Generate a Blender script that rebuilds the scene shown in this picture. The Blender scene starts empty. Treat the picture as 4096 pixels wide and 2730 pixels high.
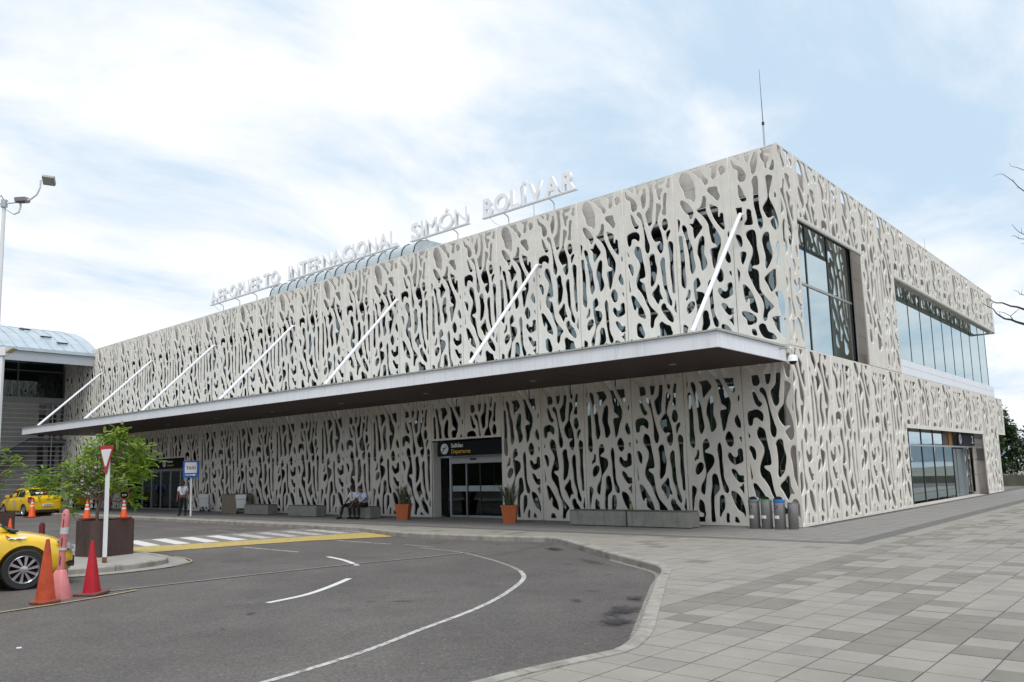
import bpy, bmesh, math, random
from mathutils import Vector, Matrix, noise
random.seed(7)
R = math.radians
sc = bpy.context.scene
col = sc.collection

# ------------------------------------------------------------------ camera
def cam_setup():
    yaw, pitch, roll = .7226, .1233, -.0257
    f = Vector((-math.sin(yaw)*math.cos(pitch), math.cos(yaw)*math.cos(pitch), math.sin(pitch)))
    r = Vector((math.cos(yaw), math.sin(yaw), 0)); u = r.cross(f)
    c, s = math.cos(roll), math.sin(roll)
    r2 = r*c+u*s; u2 = -r*s+u*c
    cam = bpy.data.cameras.new('camera'); o = bpy.data.objects.new('camera', cam); col.objects.link(o)
    m = Matrix((r2, u2, -f)).transposed().to_4x4(); m.translation = Vector((8.652, -21.789, 1.75))
    o.matrix_world = m
    cam.sensor_width = 36; cam.lens = 36*3142.72/4096; cam.shift_y = 132.5/4096
    cam.clip_start = .05; cam.clip_end = 6000
    sc.camera = o
cam_setup()

# ------------------------------------------------------------------ light
SUN_EL, SUN_AZ = R(63), R(52)       # azimuth from -Y towards +X
world = bpy.data.worlds.new('World'); sc.world = world; world.use_nodes = True
def make_world():
    nt = world.node_tree; N = nt.nodes; L = nt.links; N.clear()
    out = N.new('ShaderNodeOutputWorld'); bg = N.new('ShaderNodeBackground')
    sky = N.new('ShaderNodeTexSky'); sky.sky_type = 'NISHITA'; sky.sun_disc = False
    sky.sun_elevation = SUN_EL; sky.sun_rotation = math.pi-SUN_AZ
    sky.air_density = 1.0; sky.dust_density = 1.5
    sc1 = N.new('ShaderNodeMix'); sc1.data_type = 'RGBA'; sc1.blend_type = 'MULTIPLY'; sc1.inputs[0].default_value = 1
    L.new(sky.outputs[0], sc1.inputs[6]); sc1.inputs[7].default_value = (.085, .085, .085, 1)
    haze = N.new('ShaderNodeMix'); haze.data_type = 'RGBA'; haze.inputs[0].default_value = .86
    L.new(sc1.outputs[2], haze.inputs[6]); haze.inputs[7].default_value = (.60, .765, .925, 1)
    tc = N.new('ShaderNodeTexCoord'); sep = N.new('ShaderNodeSeparateXYZ'); L.new(tc.outputs['Generated'], sep.inputs[0])
    add = N.new('ShaderNodeMath'); add.operation = 'ADD'; add.inputs[1].default_value = .16
    mx = N.new('ShaderNodeMath'); mx.operation = 'MAXIMUM'; mx.inputs[1].default_value = 0
    L.new(sep.outputs[2], mx.inputs[0]); L.new(mx.outputs[0], add.inputs[0])
    dx = N.new('ShaderNodeMath'); dx.operation = 'DIVIDE'; dy = N.new('ShaderNodeMath'); dy.operation = 'DIVIDE'
    L.new(sep.outputs[0], dx.inputs[0]); L.new(add.outputs[0], dx.inputs[1])
    L.new(sep.outputs[1], dy.inputs[0]); L.new(add.outputs[0], dy.inputs[1])
    cmb = N.new('ShaderNodeCombineXYZ'); L.new(dx.outputs[0], cmb.inputs[0]); L.new(dy.outputs[0], cmb.inputs[1])
    mp = N.new('ShaderNodeMapping'); mp.inputs['Rotation'].default_value = (0, 0, R(63)); mp.inputs['Scale'].default_value = (1.25, .78, 1)
    mp.inputs['Location'].default_value = (2.1, .7, 0)
    L.new(cmb.outputs[0], mp.inputs[0])
    n1 = N.new('ShaderNodeTexNoise'); n1.inputs['Scale'].default_value = 1.7; n1.inputs['Detail'].default_value = 9; n1.inputs['Roughness'].default_value = .58
    n1.inputs['Distortion'].default_value = .35
    n2 = N.new('ShaderNodeTexNoise'); n2.inputs['Scale'].default_value = .55; n2.inputs['Detail'].default_value = 3
    L.new(mp.outputs[0], n1.inputs[0]); L.new(cmb.outputs[0], n2.inputs[0])
    mixn = N.new('ShaderNodeMath'); mixn.operation = 'MULTIPLY_ADD'; mixn.inputs[1].default_value = .75
    L.new(n2.outputs[0], mixn.inputs[0]); L.new(n1.outputs[0], mixn.inputs[2])
    # more cloud (whiter) near the horizon
    hz = N.new('ShaderNodeMapRange'); hz.inputs[1].default_value = .0; hz.inputs[2].default_value = .34; hz.inputs[3].default_value = .20; hz.inputs[4].default_value = 0
    L.new(sep.outputs[2], hz.inputs[0])
    ad2 = N.new('ShaderNodeMath'); ad2.operation = 'ADD'; L.new(mixn.outputs[0], ad2.inputs[0]); L.new(hz.outputs[0], ad2.inputs[1])
    rmp = N.new('ShaderNodeMapRange'); rmp.interpolation_type = 'SMOOTHSTEP'
    rmp.inputs[1].default_value = .72; rmp.inputs[2].default_value = 1.10; L.new(ad2.outputs[0], rmp.inputs[0])
    cl = N.new('ShaderNodeMix'); cl.data_type = 'RGBA'; L.new(rmp.outputs[0], cl.inputs[0])
    L.new(haze.outputs[2], cl.inputs[6]); cl.inputs[7].default_value = (.95, .965, 1.0, 1)
    L.new(cl.outputs[2], bg.inputs[0]); bg.inputs[1].default_value = .94
    L.new(bg.outputs[0], out.inputs[0])
make_world()
sd = bpy.data.lights.new('sun', 'SUN'); sd.energy = 2.5; sd.angle = R(34); sd.color = (1, .98, .95)
so = bpy.data.objects.new('sun', sd); col.objects.link(so)
so.rotation_euler = Vector((math.sin(SUN_AZ)*math.cos(SUN_EL), -math.cos(SUN_AZ)*math.cos(SUN_EL), math.sin(SUN_EL))).to_track_quat('Z', 'Y').to_euler()
sc.view_settings.view_transform = 'Standard'; sc.view_settings.look = 'None'
sc.view_settings.exposure = 0.22; sc.view_settings.gamma = 1; sc.view_settings.use_curve_mapping = False

# ------------------------------------------------------------------ materials
MATS = {}
def mat(name, c, rough=.6, metal=0, spec=.5, noise_amt=0, scale=8, detail=4, bump=0, bscale=60, c2=None, coat=0, wear=None, stretch=None):
    if name in MATS: return MATS[name]
    m = bpy.data.materials.new(name); m.use_nodes = True; nt = m.node_tree; N = nt.nodes; L = nt.links
    b = N['Principled BSDF']; b.inputs['Roughness'].default_value = rough; b.inputs['Metallic'].default_value = metal
    b.inputs['Specular IOR Level'].default_value = spec; b.inputs['Coat Weight'].default_value = coat
    c = tuple(c)+(1,)
    b.inputs['Base Color'].default_value = c
    tc = N.new('ShaderNodeTexCoord'); src = tc.outputs['Object']
    geo = N.new('ShaderNodeNewGeometry'); src = geo.outputs['Position']
    if stretch:
        mp = N.new('ShaderNodeMapping'); mp.inputs['Scale'].default_value = stretch; L.new(src, mp.inputs[0]); src = mp.outputs[0]
    cur = None
    if noise_amt or c2:
        n = N.new('ShaderNodeTexNoise'); n.inputs['Scale'].default_value = scale; n.inputs['Detail'].default_value = detail
        n.inputs['Roughness'].default_value = .62
        L.new(src, n.inputs[0])
        mr = N.new('ShaderNodeMapRange'); mr.inputs[1].default_value = .32; mr.inputs[2].default_value = .68; L.new(n.outputs[0], mr.inputs[0])
        mx = N.new('ShaderNodeMix'); mx.data_type = 'RGBA'; L.new(mr.outputs[0], mx.inputs[0])
        if c2: mx.inputs[6].default_value = c; mx.inputs[7].default_value = tuple(c2)+(1,)
        else:
            mx.inputs[6].default_value = tuple(v*(1-noise_amt) for v in c[:3])+(1,)
            mx.inputs[7].default_value = tuple(min(1, v*(1+noise_amt)) for v in c[:3])+(1,)
        cur = mx.outputs[2]
    if wear:      # (colour, scale, low, high)
        n = N.new('ShaderNodeTexNoise'); n.inputs['Scale'].default_value = wear[1]; n.inputs['Detail'].default_value = 8; n.inputs['Roughness'].default_value = .7
        L.new(src, n.inputs[0])
        mr = N.new('ShaderNodeMapRange'); mr.inputs[1].default_value = wear[2]; mr.inputs[2].default_value = wear[3]; L.new(n.outputs[0], mr.inputs[0])
        mx = N.new('ShaderNodeMix'); mx.data_type = 'RGBA'; L.new(mr.outputs[0], mx.inputs[0])
        if cur: L.new(cur, mx.inputs[6])
        else: mx.inputs[6].default_value = c
        mx.inputs[7].default_value = tuple(wear[0])+(1,)
        cur = mx.outputs[2]
    if cur: L.new(cur, b.inputs['Base Color'])
    if bump:
        n = N.new('ShaderNodeTexNoise'); n.inputs['Scale'].default_value = bscale; n.inputs['Detail'].default_value = 6
        L.new(src, n.inputs[0]); bp = N.new('ShaderNodeBump'); bp.inputs['Strength'].default_value = bump; bp.inputs['Distance'].default_value = .02
        L.new(n.outputs[0], bp.inputs['Height']); L.new(bp.outputs[0], b.inputs['Normal'])
    MATS[name] = m
    return m
def glass(name, tint, f0, thru, rough=.01):
    """window glass: coated mirror reflection over a tinted see-through pane"""
    if name in MATS: return MATS[name]
    m = bpy.data.materials.new(name); m.use_nodes = True; nt = m.node_tree; N = nt.nodes; L = nt.links; N.clear()
    out = N.new('ShaderNodeOutputMaterial'); gl = N.new('ShaderNodeBsdfGlossy'); gl.inputs['Roughness'].default_value = rough
    gl.inputs['Color'].default_value = (.78, .90, .92, 1)
    tr = N.new('ShaderNodeBsdfTransparent'); tr.inputs[0].default_value = tuple(v*thru for v in tint)+(1,)
    lw = N.new('ShaderNodeFresnel'); lw.inputs[0].default_value = 1.5
    ma = N.new('ShaderNodeMath'); ma.operation = 'MULTIPLY_ADD'; ma.inputs[1].default_value = 1-f0; ma.inputs[2].default_value = f0; ma.use_clamp = True
    L.new(lw.outputs[0], ma.inputs[0])
    mx = N.new('ShaderNodeMixShader'); L.new(ma.outputs[0], mx.inputs[0]); L.new(tr.outputs[0], mx.inputs[1]); L.new(gl.outputs[0], mx.inputs[2])
    n = N.new('ShaderNodeTexNoise'); n.inputs['Scale'].default_value = .5; g = N.new('ShaderNodeNewGeometry'); L.new(g.outputs['Position'], n.inputs[0])
    bp = N.new('ShaderNodeBump'); bp.inputs['Strength'].default_value = .04; bp.inputs['Distance'].default_value = .05; L.new(n.outputs[0], bp.inputs['Height'])
    L.new(bp.outputs[0], gl.inputs['Normal'])
    L.new(mx.outputs[0], out.inputs[0]); MATS[name] = m
    return m
PANEL = mat('panel_concrete', (.70, .665, .60), .8, noise_amt=.05, scale=3, bump=.12, bscale=45, wear=((.60, .56, .49), 1.6, .50, .80))
PANELS = mat('panel_back', (.60, .565, .53), .85, noise_amt=.05, scale=2, bump=.1, bscale=30)
FASCIA = mat('fascia_white', (.80, .81, .84), .45, noise_amt=.03, scale=.9, wear=((.55, .55, .56), 2.2, .58, .8), stretch=(1, 1, .3))
SOFFIT = mat('soffit_brown', (.040, .019, .014), .55, noise_amt=.15, scale=4, stretch=(.2, 3, 1))
TRIM = mat('trim_grey', (.42, .42, .38), .5, .3, noise_amt=.08, scale=5)
STEELW = mat('white_paint_steel', (.74, .75, .76), .38, noise_amt=.03, scale=4, wear=((.32, .2, .12), 9, .70, .78))
ALU = mat('aluminium', (.46, .48, .50), .35, .7, noise_amt=.06, scale=6)
DARKF = mat('dark_frame', (.035, .038, .045), .35, .3)
GLASSA = glass('glass_dark', (.42, .50, .50), .17, .9)
GLASSB = glass('glass_mirror', (.25, .32, .36), .62, .7)
DOORG = glass('glass_door', (.55, .60, .62), .0, .9)
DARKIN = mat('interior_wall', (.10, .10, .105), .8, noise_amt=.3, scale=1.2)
BLACK = mat('black', (.012, .012, .013), .45)
CONC = mat('concrete_bench', (.27, .265, .235), .85, noise_amt=.12, scale=3, bump=.25, bscale=50, wear=((.17, .165, .14), 4, .5, .8))
CONCD = mat('bench_top_dark', (.13, .12, .10), .85, noise_amt=.3, scale=9)
ASPH = mat('asphalt', (.098, .087, .080), .88, noise_amt=.10, scale=1.4, bump=.5, bscale=160, wear=((.064, .060, .058), .55, .56, .74))
KERB = mat('kerb_concrete', (.28, .262, .232), .9, noise_amt=.18, scale=5, bump=.5, bscale=60, wear=((.15, .135, .11), 2.2, .50, .70))
WHITEP = mat('road_paint_white', (.44, .43, .405), .8, noise_amt=.10, scale=12, wear=((.16, .15, .14), 11, .47, .62))
WHITEB = mat('road_paint_bright', (.56, .55, .52), .75, noise_amt=.05, scale=12, wear=((.3, .29, .28), 22, .60, .74))
WORNP = mat('road_paint_worn', (.22, .205, .185), .8, noise_amt=.12, scale=7, wear=((.13, .12, .11), 5, .46, .70))
YELP = mat('road_paint_yellow', (.42, .31, .09), .75, noise_amt=.12, scale=9, wear=((.22, .19, .12), 6, .50, .72))
TABLE = mat('crossing_ground', (.175, .155, .145), .88, noise_amt=.08, scale=3, bump=.2, bscale=90)
TAXI = mat('taxi_yellow', (.74, .47, .012), .28, spec=.6, coat=.6, noise_amt=.03, scale=3, wear=((.42, .28, .05), 3, .64, .9))
TYRE = mat('tyre_rubber', (.018, .018, .019), .8, noise_amt=.2, scale=30)
CHROME = mat('wheel_alloy', (.55, .56, .58), .28, .85)
ORANGE = mat('cone_orange', (.80, .095, .012), .45, noise_amt=.06, scale=10)
CONEOLD = mat('cone_dirty_orange', (.42, .055, .015), .55, noise_amt=.2, scale=7, wear=((.16, .05, .03), 5, .5, .72))
CONERED = mat('cone_red', (.38, .009, .02), .5, noise_amt=.12, scale=7, wear=((.22, .03, .03), 6, .56, .8))
CONEBASE = mat('cone_base', (.13, .05, .045), .7, noise_amt=.25, scale=12)
PINK = mat('pink_plastic', (.60, .20, .20), .55, noise_amt=.08, scale=7, wear=((.42, .14, .13), 6, .55, .8))
WHITE = mat('white_plain', (.72, .73, .74), .5)
REDP = mat('red_paint', (.42, .018, .03), .4)
RUSTBOX = mat('rusty_steel', (.052, .030, .026), .8, noise_amt=.3, scale=4, bump=.2, bscale=60, wear=((.085, .045, .035), 3, .45, .7), stretch=(1, 1, .25))
TERRA = mat('terracotta', (.50, .13, .045), .7, noise_amt=.08, scale=8)
BARK = mat('bark', (.13, .085, .065), .9, noise_amt=.25, scale=20)
BARKD = mat('bark_dark', (.045, .036, .035), .9, noise_amt=.25, scale=20)
BLUE = mat('blue_paint', (.012, .10, .42), .4)
BINM = mat('bin_metal', (.21, .205, .20), .38, .55, noise_amt=.1, scale=8, stretch=(1, 1, .2))
SKIN = mat('skin', (.20, .085, .05), .6)
SKIND = mat('skin_dark', (.075, .035, .022), .6)
HAIR = mat('hair', (.012, .010, .010), .7)
SHIRT = mat('shirt_white', (.66, .69, .76), .8, noise_amt=.06, scale=9)
TROUS = mat('trousers_black', (.012, .012, .016), .85)
METALR = mat('roof_sheet', (.46, .52, .56), .42, .35, noise_amt=.08, scale=1.5, wear=((.34, .39, .43), 1.2, .5, .8))
VAULT = mat('vault_sheet', (.42, .47, .49), .4, .2, noise_amt=.12, scale=1.5)
WALLG = mat('plaster_wall', (.34, .325, .30), .85, noise_amt=.05, scale=1.5)
STONE = mat('cladding_stone', (.44, .40, .36), .7, noise_amt=.04, scale=3)

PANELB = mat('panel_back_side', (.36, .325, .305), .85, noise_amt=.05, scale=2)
def speckle():
    nt = ASPH.node_tree; N = nt.nodes; L = nt.links; b = N['Principled BSDF']; src = b.inputs['Base Color'].links[0].from_socket
    g = N.new('ShaderNodeNewGeometry'); v = N.new('ShaderNodeTexVoronoi'); v.inputs['Scale'].default_value = 11; L.new(g.outputs['Position'], v.inputs[0])
    r = N.new('ShaderNodeMapRange'); r.inputs[1].default_value = .14; r.inputs[2].default_value = .05; r.inputs[3].default_value = 0; r.inputs[4].default_value = .8; L.new(v.outputs['Distance'], r.inputs[0])
    sel = N.new('ShaderNodeMath'); sel.operation = 'MULTIPLY'; cs = N.new('ShaderNodeSeparateColor'); L.new(v.outputs['Color'], cs.inputs[0]); L.new(cs.outputs[0], sel.inputs[0]); L.new(r.outputs[0], sel.inputs[1])
    m = N.new('ShaderNodeMix'); m.data_type = 'RGBA'; L.new(sel.outputs[0], m.inputs[0]); L.new(src, m.inputs[6]); m.inputs[7].default_value = (.34, .32, .29, 1)
    n = N.new('ShaderNodeTexNoise'); n.inputs['Scale'].default_value = 34; n.inputs['Detail'].default_value = 4; L.new(g.outputs['Position'], n.inputs[0])
    mr = N.new('ShaderNodeMapRange'); mr.inputs[1].default_value = .3; mr.inputs[2].default_value = .7; mr.inputs[3].default_value = .66; mr.inputs[4].default_value = 1.34; L.new(n.outputs[0], mr.inputs[0])
    # long worn wheel tracks and patches
    n2 = N.new('ShaderNodeTexNoise'); n2.inputs['Scale'].default_value = .22; n2.inputs['Detail'].default_value = 4; L.new(g.outputs['Position'], n2.inputs[0])
    mr2 = N.new('ShaderNodeMapRange'); mr2.inputs[1].default_value = .35; mr2.inputs[2].default_value = .65; mr2.inputs[3].default_value = .84; mr2.inputs[4].default_value = 1.14; L.new(n2.outputs[0], mr2.inputs[0])
    mu = N.new('ShaderNodeMath'); mu.operation = 'MULTIPLY'; L.new(mr.outputs[0], mu.inputs[0]); L.new(mr2.outputs[0], mu.inputs[1])
    vm = N.new('ShaderNodeVectorMath'); vm.operation = 'SCALE'; L.new(m.outputs[2], vm.inputs[0]); L.new(mu.outputs[0], vm.inputs['Scale']); L.new(vm.outputs[0], b.inputs['Base Color'])
speckle()
def streaks(M_, colr, amt):
    nt = M_.node_tree; N = nt.nodes; L = nt.links; b = N['Principled BSDF']; src = b.inputs['Base Color'].links[0].from_socket
    g = N.new('ShaderNodeNewGeometry'); mp = N.new('ShaderNodeMapping'); mp.inputs['Scale'].default_value = (5, 5, .28); L.new(g.outputs['Position'], mp.inputs[0])
    n = N.new('ShaderNodeTexNoise'); n.inputs['Scale'].default_value = 1.4; n.inputs['Detail'].default_value = 6; n.inputs['Roughness'].default_value = .65; L.new(mp.outputs[0], n.inputs[0])
    r = N.new('ShaderNodeMapRange'); r.inputs[1].default_value = .50; r.inputs[2].default_value = .72; r.inputs[3].default_value = 0; r.inputs[4].default_value = amt; L.new(n.outputs[0], r.inputs[0])
    m = N.new('ShaderNodeMix'); m.data_type = 'RGBA'; L.new(r.outputs[0], m.inputs[0]); L.new(src, m.inputs[6]); m.inputs[7].default_value = tuple(colr)+(1,); L.new(m.outputs[2], b.inputs['Base Color'])
streaks(PANEL, (.46, .42, .36), .28); streaks(FASCIA, (.50, .49, .46), .35); streaks(CONC, (.14, .13, .11), .5); streaks(WALLG, (.24, .23, .20), .4)
def soft_stain(name, colr, rough):
    m = bpy.data.materials.new(name); m.use_nodes = True; nt = m.node_tree; N = nt.nodes; L = nt.links; b = N['Principled BSDF']; b.inputs['Base Color'].default_value = tuple(colr)+(1,); b.inputs['Roughness'].default_value = rough
    tc = N.new('ShaderNodeTexCoord'); ln = N.new('ShaderNodeVectorMath'); ln.operation = 'LENGTH'; L.new(tc.outputs['Object'], ln.inputs[0])
    g = N.new('ShaderNodeNewGeometry'); n = N.new('ShaderNodeTexNoise'); n.inputs['Scale'].default_value = 5; n.inputs['Detail'].default_value = 7; n.inputs['Roughness'].default_value = .7; L.new(g.outputs['Position'], n.inputs[0])
    ma = N.new('ShaderNodeMath'); ma.operation = 'MULTIPLY_ADD'; ma.inputs[1].default_value = -1.9; ma.inputs[2].default_value = 1.62; L.new(n.outputs[0], ma.inputs[0])
    ad = N.new('ShaderNodeMath'); ad.operation = 'ADD'; L.new(ln.outputs['Value'], ad.inputs[0]); L.new(ma.outputs[0], ad.inputs[1])
    r = N.new('ShaderNodeMapRange'); r.interpolation_type = 'SMOOTHSTEP'; r.inputs[1].default_value = 1.35; r.inputs[2].default_value = .75; r.inputs[3].default_value = 0; r.inputs[4].default_value = .85 if name[0] == 'w' else .5; L.new(ad.outputs[0], r.inputs[0])
    L.new(r.outputs[0], b.inputs['Alpha']); return m

# ------------------------------------------------------------------ helpers
def link(o, parent=None):
    col.objects.link(o)
    if parent: o.parent = parent
    return o
def tag(o, label=None, cat=None, group=None, kind=None):
    if label: o['label'] = label
    if cat: o['category'] = cat
    if group: o['group'] = group
    if kind: o['kind'] = kind
    return o
def empty(name, loc=(0, 0, 0), rz=0, **k):
    o = bpy.data.objects.new(name, None); o.empty_display_size = .2; link(o)
    o.location = loc; o.rotation_euler = (0, 0, rz); return tag(o, **k)
class MB:
    def __init__(s): s.bm = bmesh.new()
    def face(s, pts):
        vs = [s.bm.verts.new(p) for p in pts]; return s.bm.faces.new(vs)
    def box(s, x0, x1, y0, y1, z0, z1, M=None):
        c = [(x0, y0, z0), (x1, y0, z0), (x1, y1, z0), (x0, y1, z0), (x0, y0, z1), (x1, y0, z1), (x1, y1, z1), (x0, y1, z1)]
        vs = [s.bm.verts.new(M @ Vector(p) if M else p) for p in c]
        for f in ((0, 3, 2, 1), (4, 5, 6, 7), (0, 1, 5, 4), (1, 2, 6, 5), (2, 3, 7, 6), (3, 0, 4, 7)): s.bm.faces.new([vs[i] for i in f])
        return s
    def prism(s, poly, z0, z1):
        b = [s.bm.verts.new((p[0], p[1], z0)) for p in poly]; t = [s.bm.verts.new((p[0], p[1], z1)) for p in poly]; n = len(poly)
        s.bm.faces.new(t); s.bm.faces.new(b[::-1])
        for i in range(n): s.bm.faces.new((b[i], b[(i+1) % n], t[(i+1) % n], t[i]))
        return s
    def extr(s, poly, d):      # poly of 3-D points, extruded along d
        d = Vector(d); b = [s.bm.verts.new(p) for p in poly]; t = [s.bm.verts.new(Vector(p)+d) for p in poly]; n = len(poly)
        s.bm.faces.new(t); s.bm.faces.new(b[::-1])
        for i in range(n): s.bm.faces.new((b[i], b[(i+1) % n], t[(i+1) % n], t[i]))
        return s
    def tube(s, pts, rad, n=8, cap=True):
        pts = [Vector(p) for p in pts]; m = len(pts)
        if not hasattr(rad, '__len__'): rad = [rad]*m
        rings = []; up = None
        for i, p in enumerate(pts):
            d = (pts[min(i+1, m-1)]-pts[max(i-1, 0)])
            d = d.normalized() if d.length > 1e-9 else Vector((0, 0, 1))
            if up is None: up = d.orthogonal().normalized()
            up = (up-d*up.dot(d)); up = up.normalized() if up.length > 1e-6 else d.orthogonal().normalized()
            w = d.cross(up)
            rings.append([s.bm.verts.new(p+(up*math.cos(a)+w*math.sin(a))*rad[i]) for a in [2*math.pi*k/n for k in range(n)]])
        for a, b in zip(rings, rings[1:]):
            for k in range(n): s.bm.faces.new((a[k], a[(k+1) % n], b[(k+1) % n], b[k]))
        if cap: s.bm.faces.new(rings[0][::-1]); s.bm.faces.new(rings[-1])
        return s
    def lathe(s, prof, n=24, M=None, cx=0, cy=0, caps=True):
        rings = []
        for r, z in prof:
            rings.append([s.bm.verts.new((M @ Vector((r*math.cos(a), r*math.sin(a), z))) if M else (cx+r*math.cos(a), cy+r*math.sin(a), z)) for a in [2*math.pi*k/n for k in range(n)]])
        for a, b in zip(rings, rings[1:]):
            for k in range(n): s.bm.faces.new((a[k], a[(k+1) % n], b[(k+1) % n], b[k]))
        if caps and prof[0][0] > 1e-4: s.bm.faces.new(rings[0][::-1])
        if caps and prof[-1][0] > 1e-4: s.bm.faces.new(rings[-1])
        return s
    def build(s, name, m, parent=None, smooth=False, bevel=0):
        bmesh.ops.remove_doubles(s.bm, verts=s.bm.verts, dist=1e-6) if smooth else None
        if bevel:
            bmesh.ops.bevel(s.bm, geom=[e for e in s.bm.edges], offset=bevel, segments=2, affect='EDGES', profile=.6)
        bmesh.ops.recalc_face_normals(s.bm, faces=s.bm.faces)
        me = bpy.data.meshes.new(name); s.bm.to_mesh(me); s.bm.free()
        me.materials.append(m)
        if smooth:
            for p in me.polygons: p.use_smooth = True
            try: me.set_sharp_from_angle(angle=R(40))
            except Exception: pass
        return link(bpy.data.objects.new(name, me), parent)
def boxo(name, m, b, parent=None, bevel=0): return MB().box(*b).build(name, m, parent, bevel=bevel)
def copy_tree(o, parent=None):
    c = o.copy(); col.objects.link(c); c.parent = parent
    if parent: c.matrix_parent_inverse = o.matrix_parent_inverse.copy()
    for ch in list(o.children): copy_tree(ch, c)
    return c
def inst(name, mesh, parent, loc=(0, 0, 0), rot=(0, 0, 0)):
    o = bpy.data.objects.new(name, mesh); link(o, parent); o.location = loc; o.rotation_euler = rot; return o
def text_mesh(s, ext=.05, off=0.0, bevel=0):
    cu = bpy.data.curves.new('lettering', 'FONT'); cu.body = s; cu.size = 1; cu.extrude = ext; cu.offset = off; cu.resolution_u = 4; cu.bevel_depth = bevel
    o = bpy.data.objects.new('lettering', cu); col.objects.link(o)
    dg = bpy.context.evaluated_depsgraph_get(); me = bpy.data.meshes.new_from_object(o.evaluated_get(dg), depsgraph=dg)
    bpy.data.objects.remove(o); bpy.data.curves.remove(cu); return me
def text_obj(s, m, parent, origin, right, up, height, width=None, ext=.004, off=.0, name='lettering'):
    """flat lettering; origin = lower left corner; `height` is the cap height"""
    me = text_mesh(s, ext/height*.7, off); xs = [v.co.x for v in me.vertices]; x0, x1 = min(xs), max(xs)
    capb = .0; sy = height/.70; sx = sy if width is None else width/(x1-x0)
    right = Vector(right).normalized(); up = Vector(up).normalized(); n = right.cross(up)
    for v in me.vertices: v.co = Vector(origin)+right*((v.co.x-x0)*sx)+up*((v.co.y-capb)*sy)+n*(v.co.z*sy)
    me.materials.clear(); me.materials.append(m); me.name = name
    return link(bpy.data.objects.new(name, me), parent)

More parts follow.
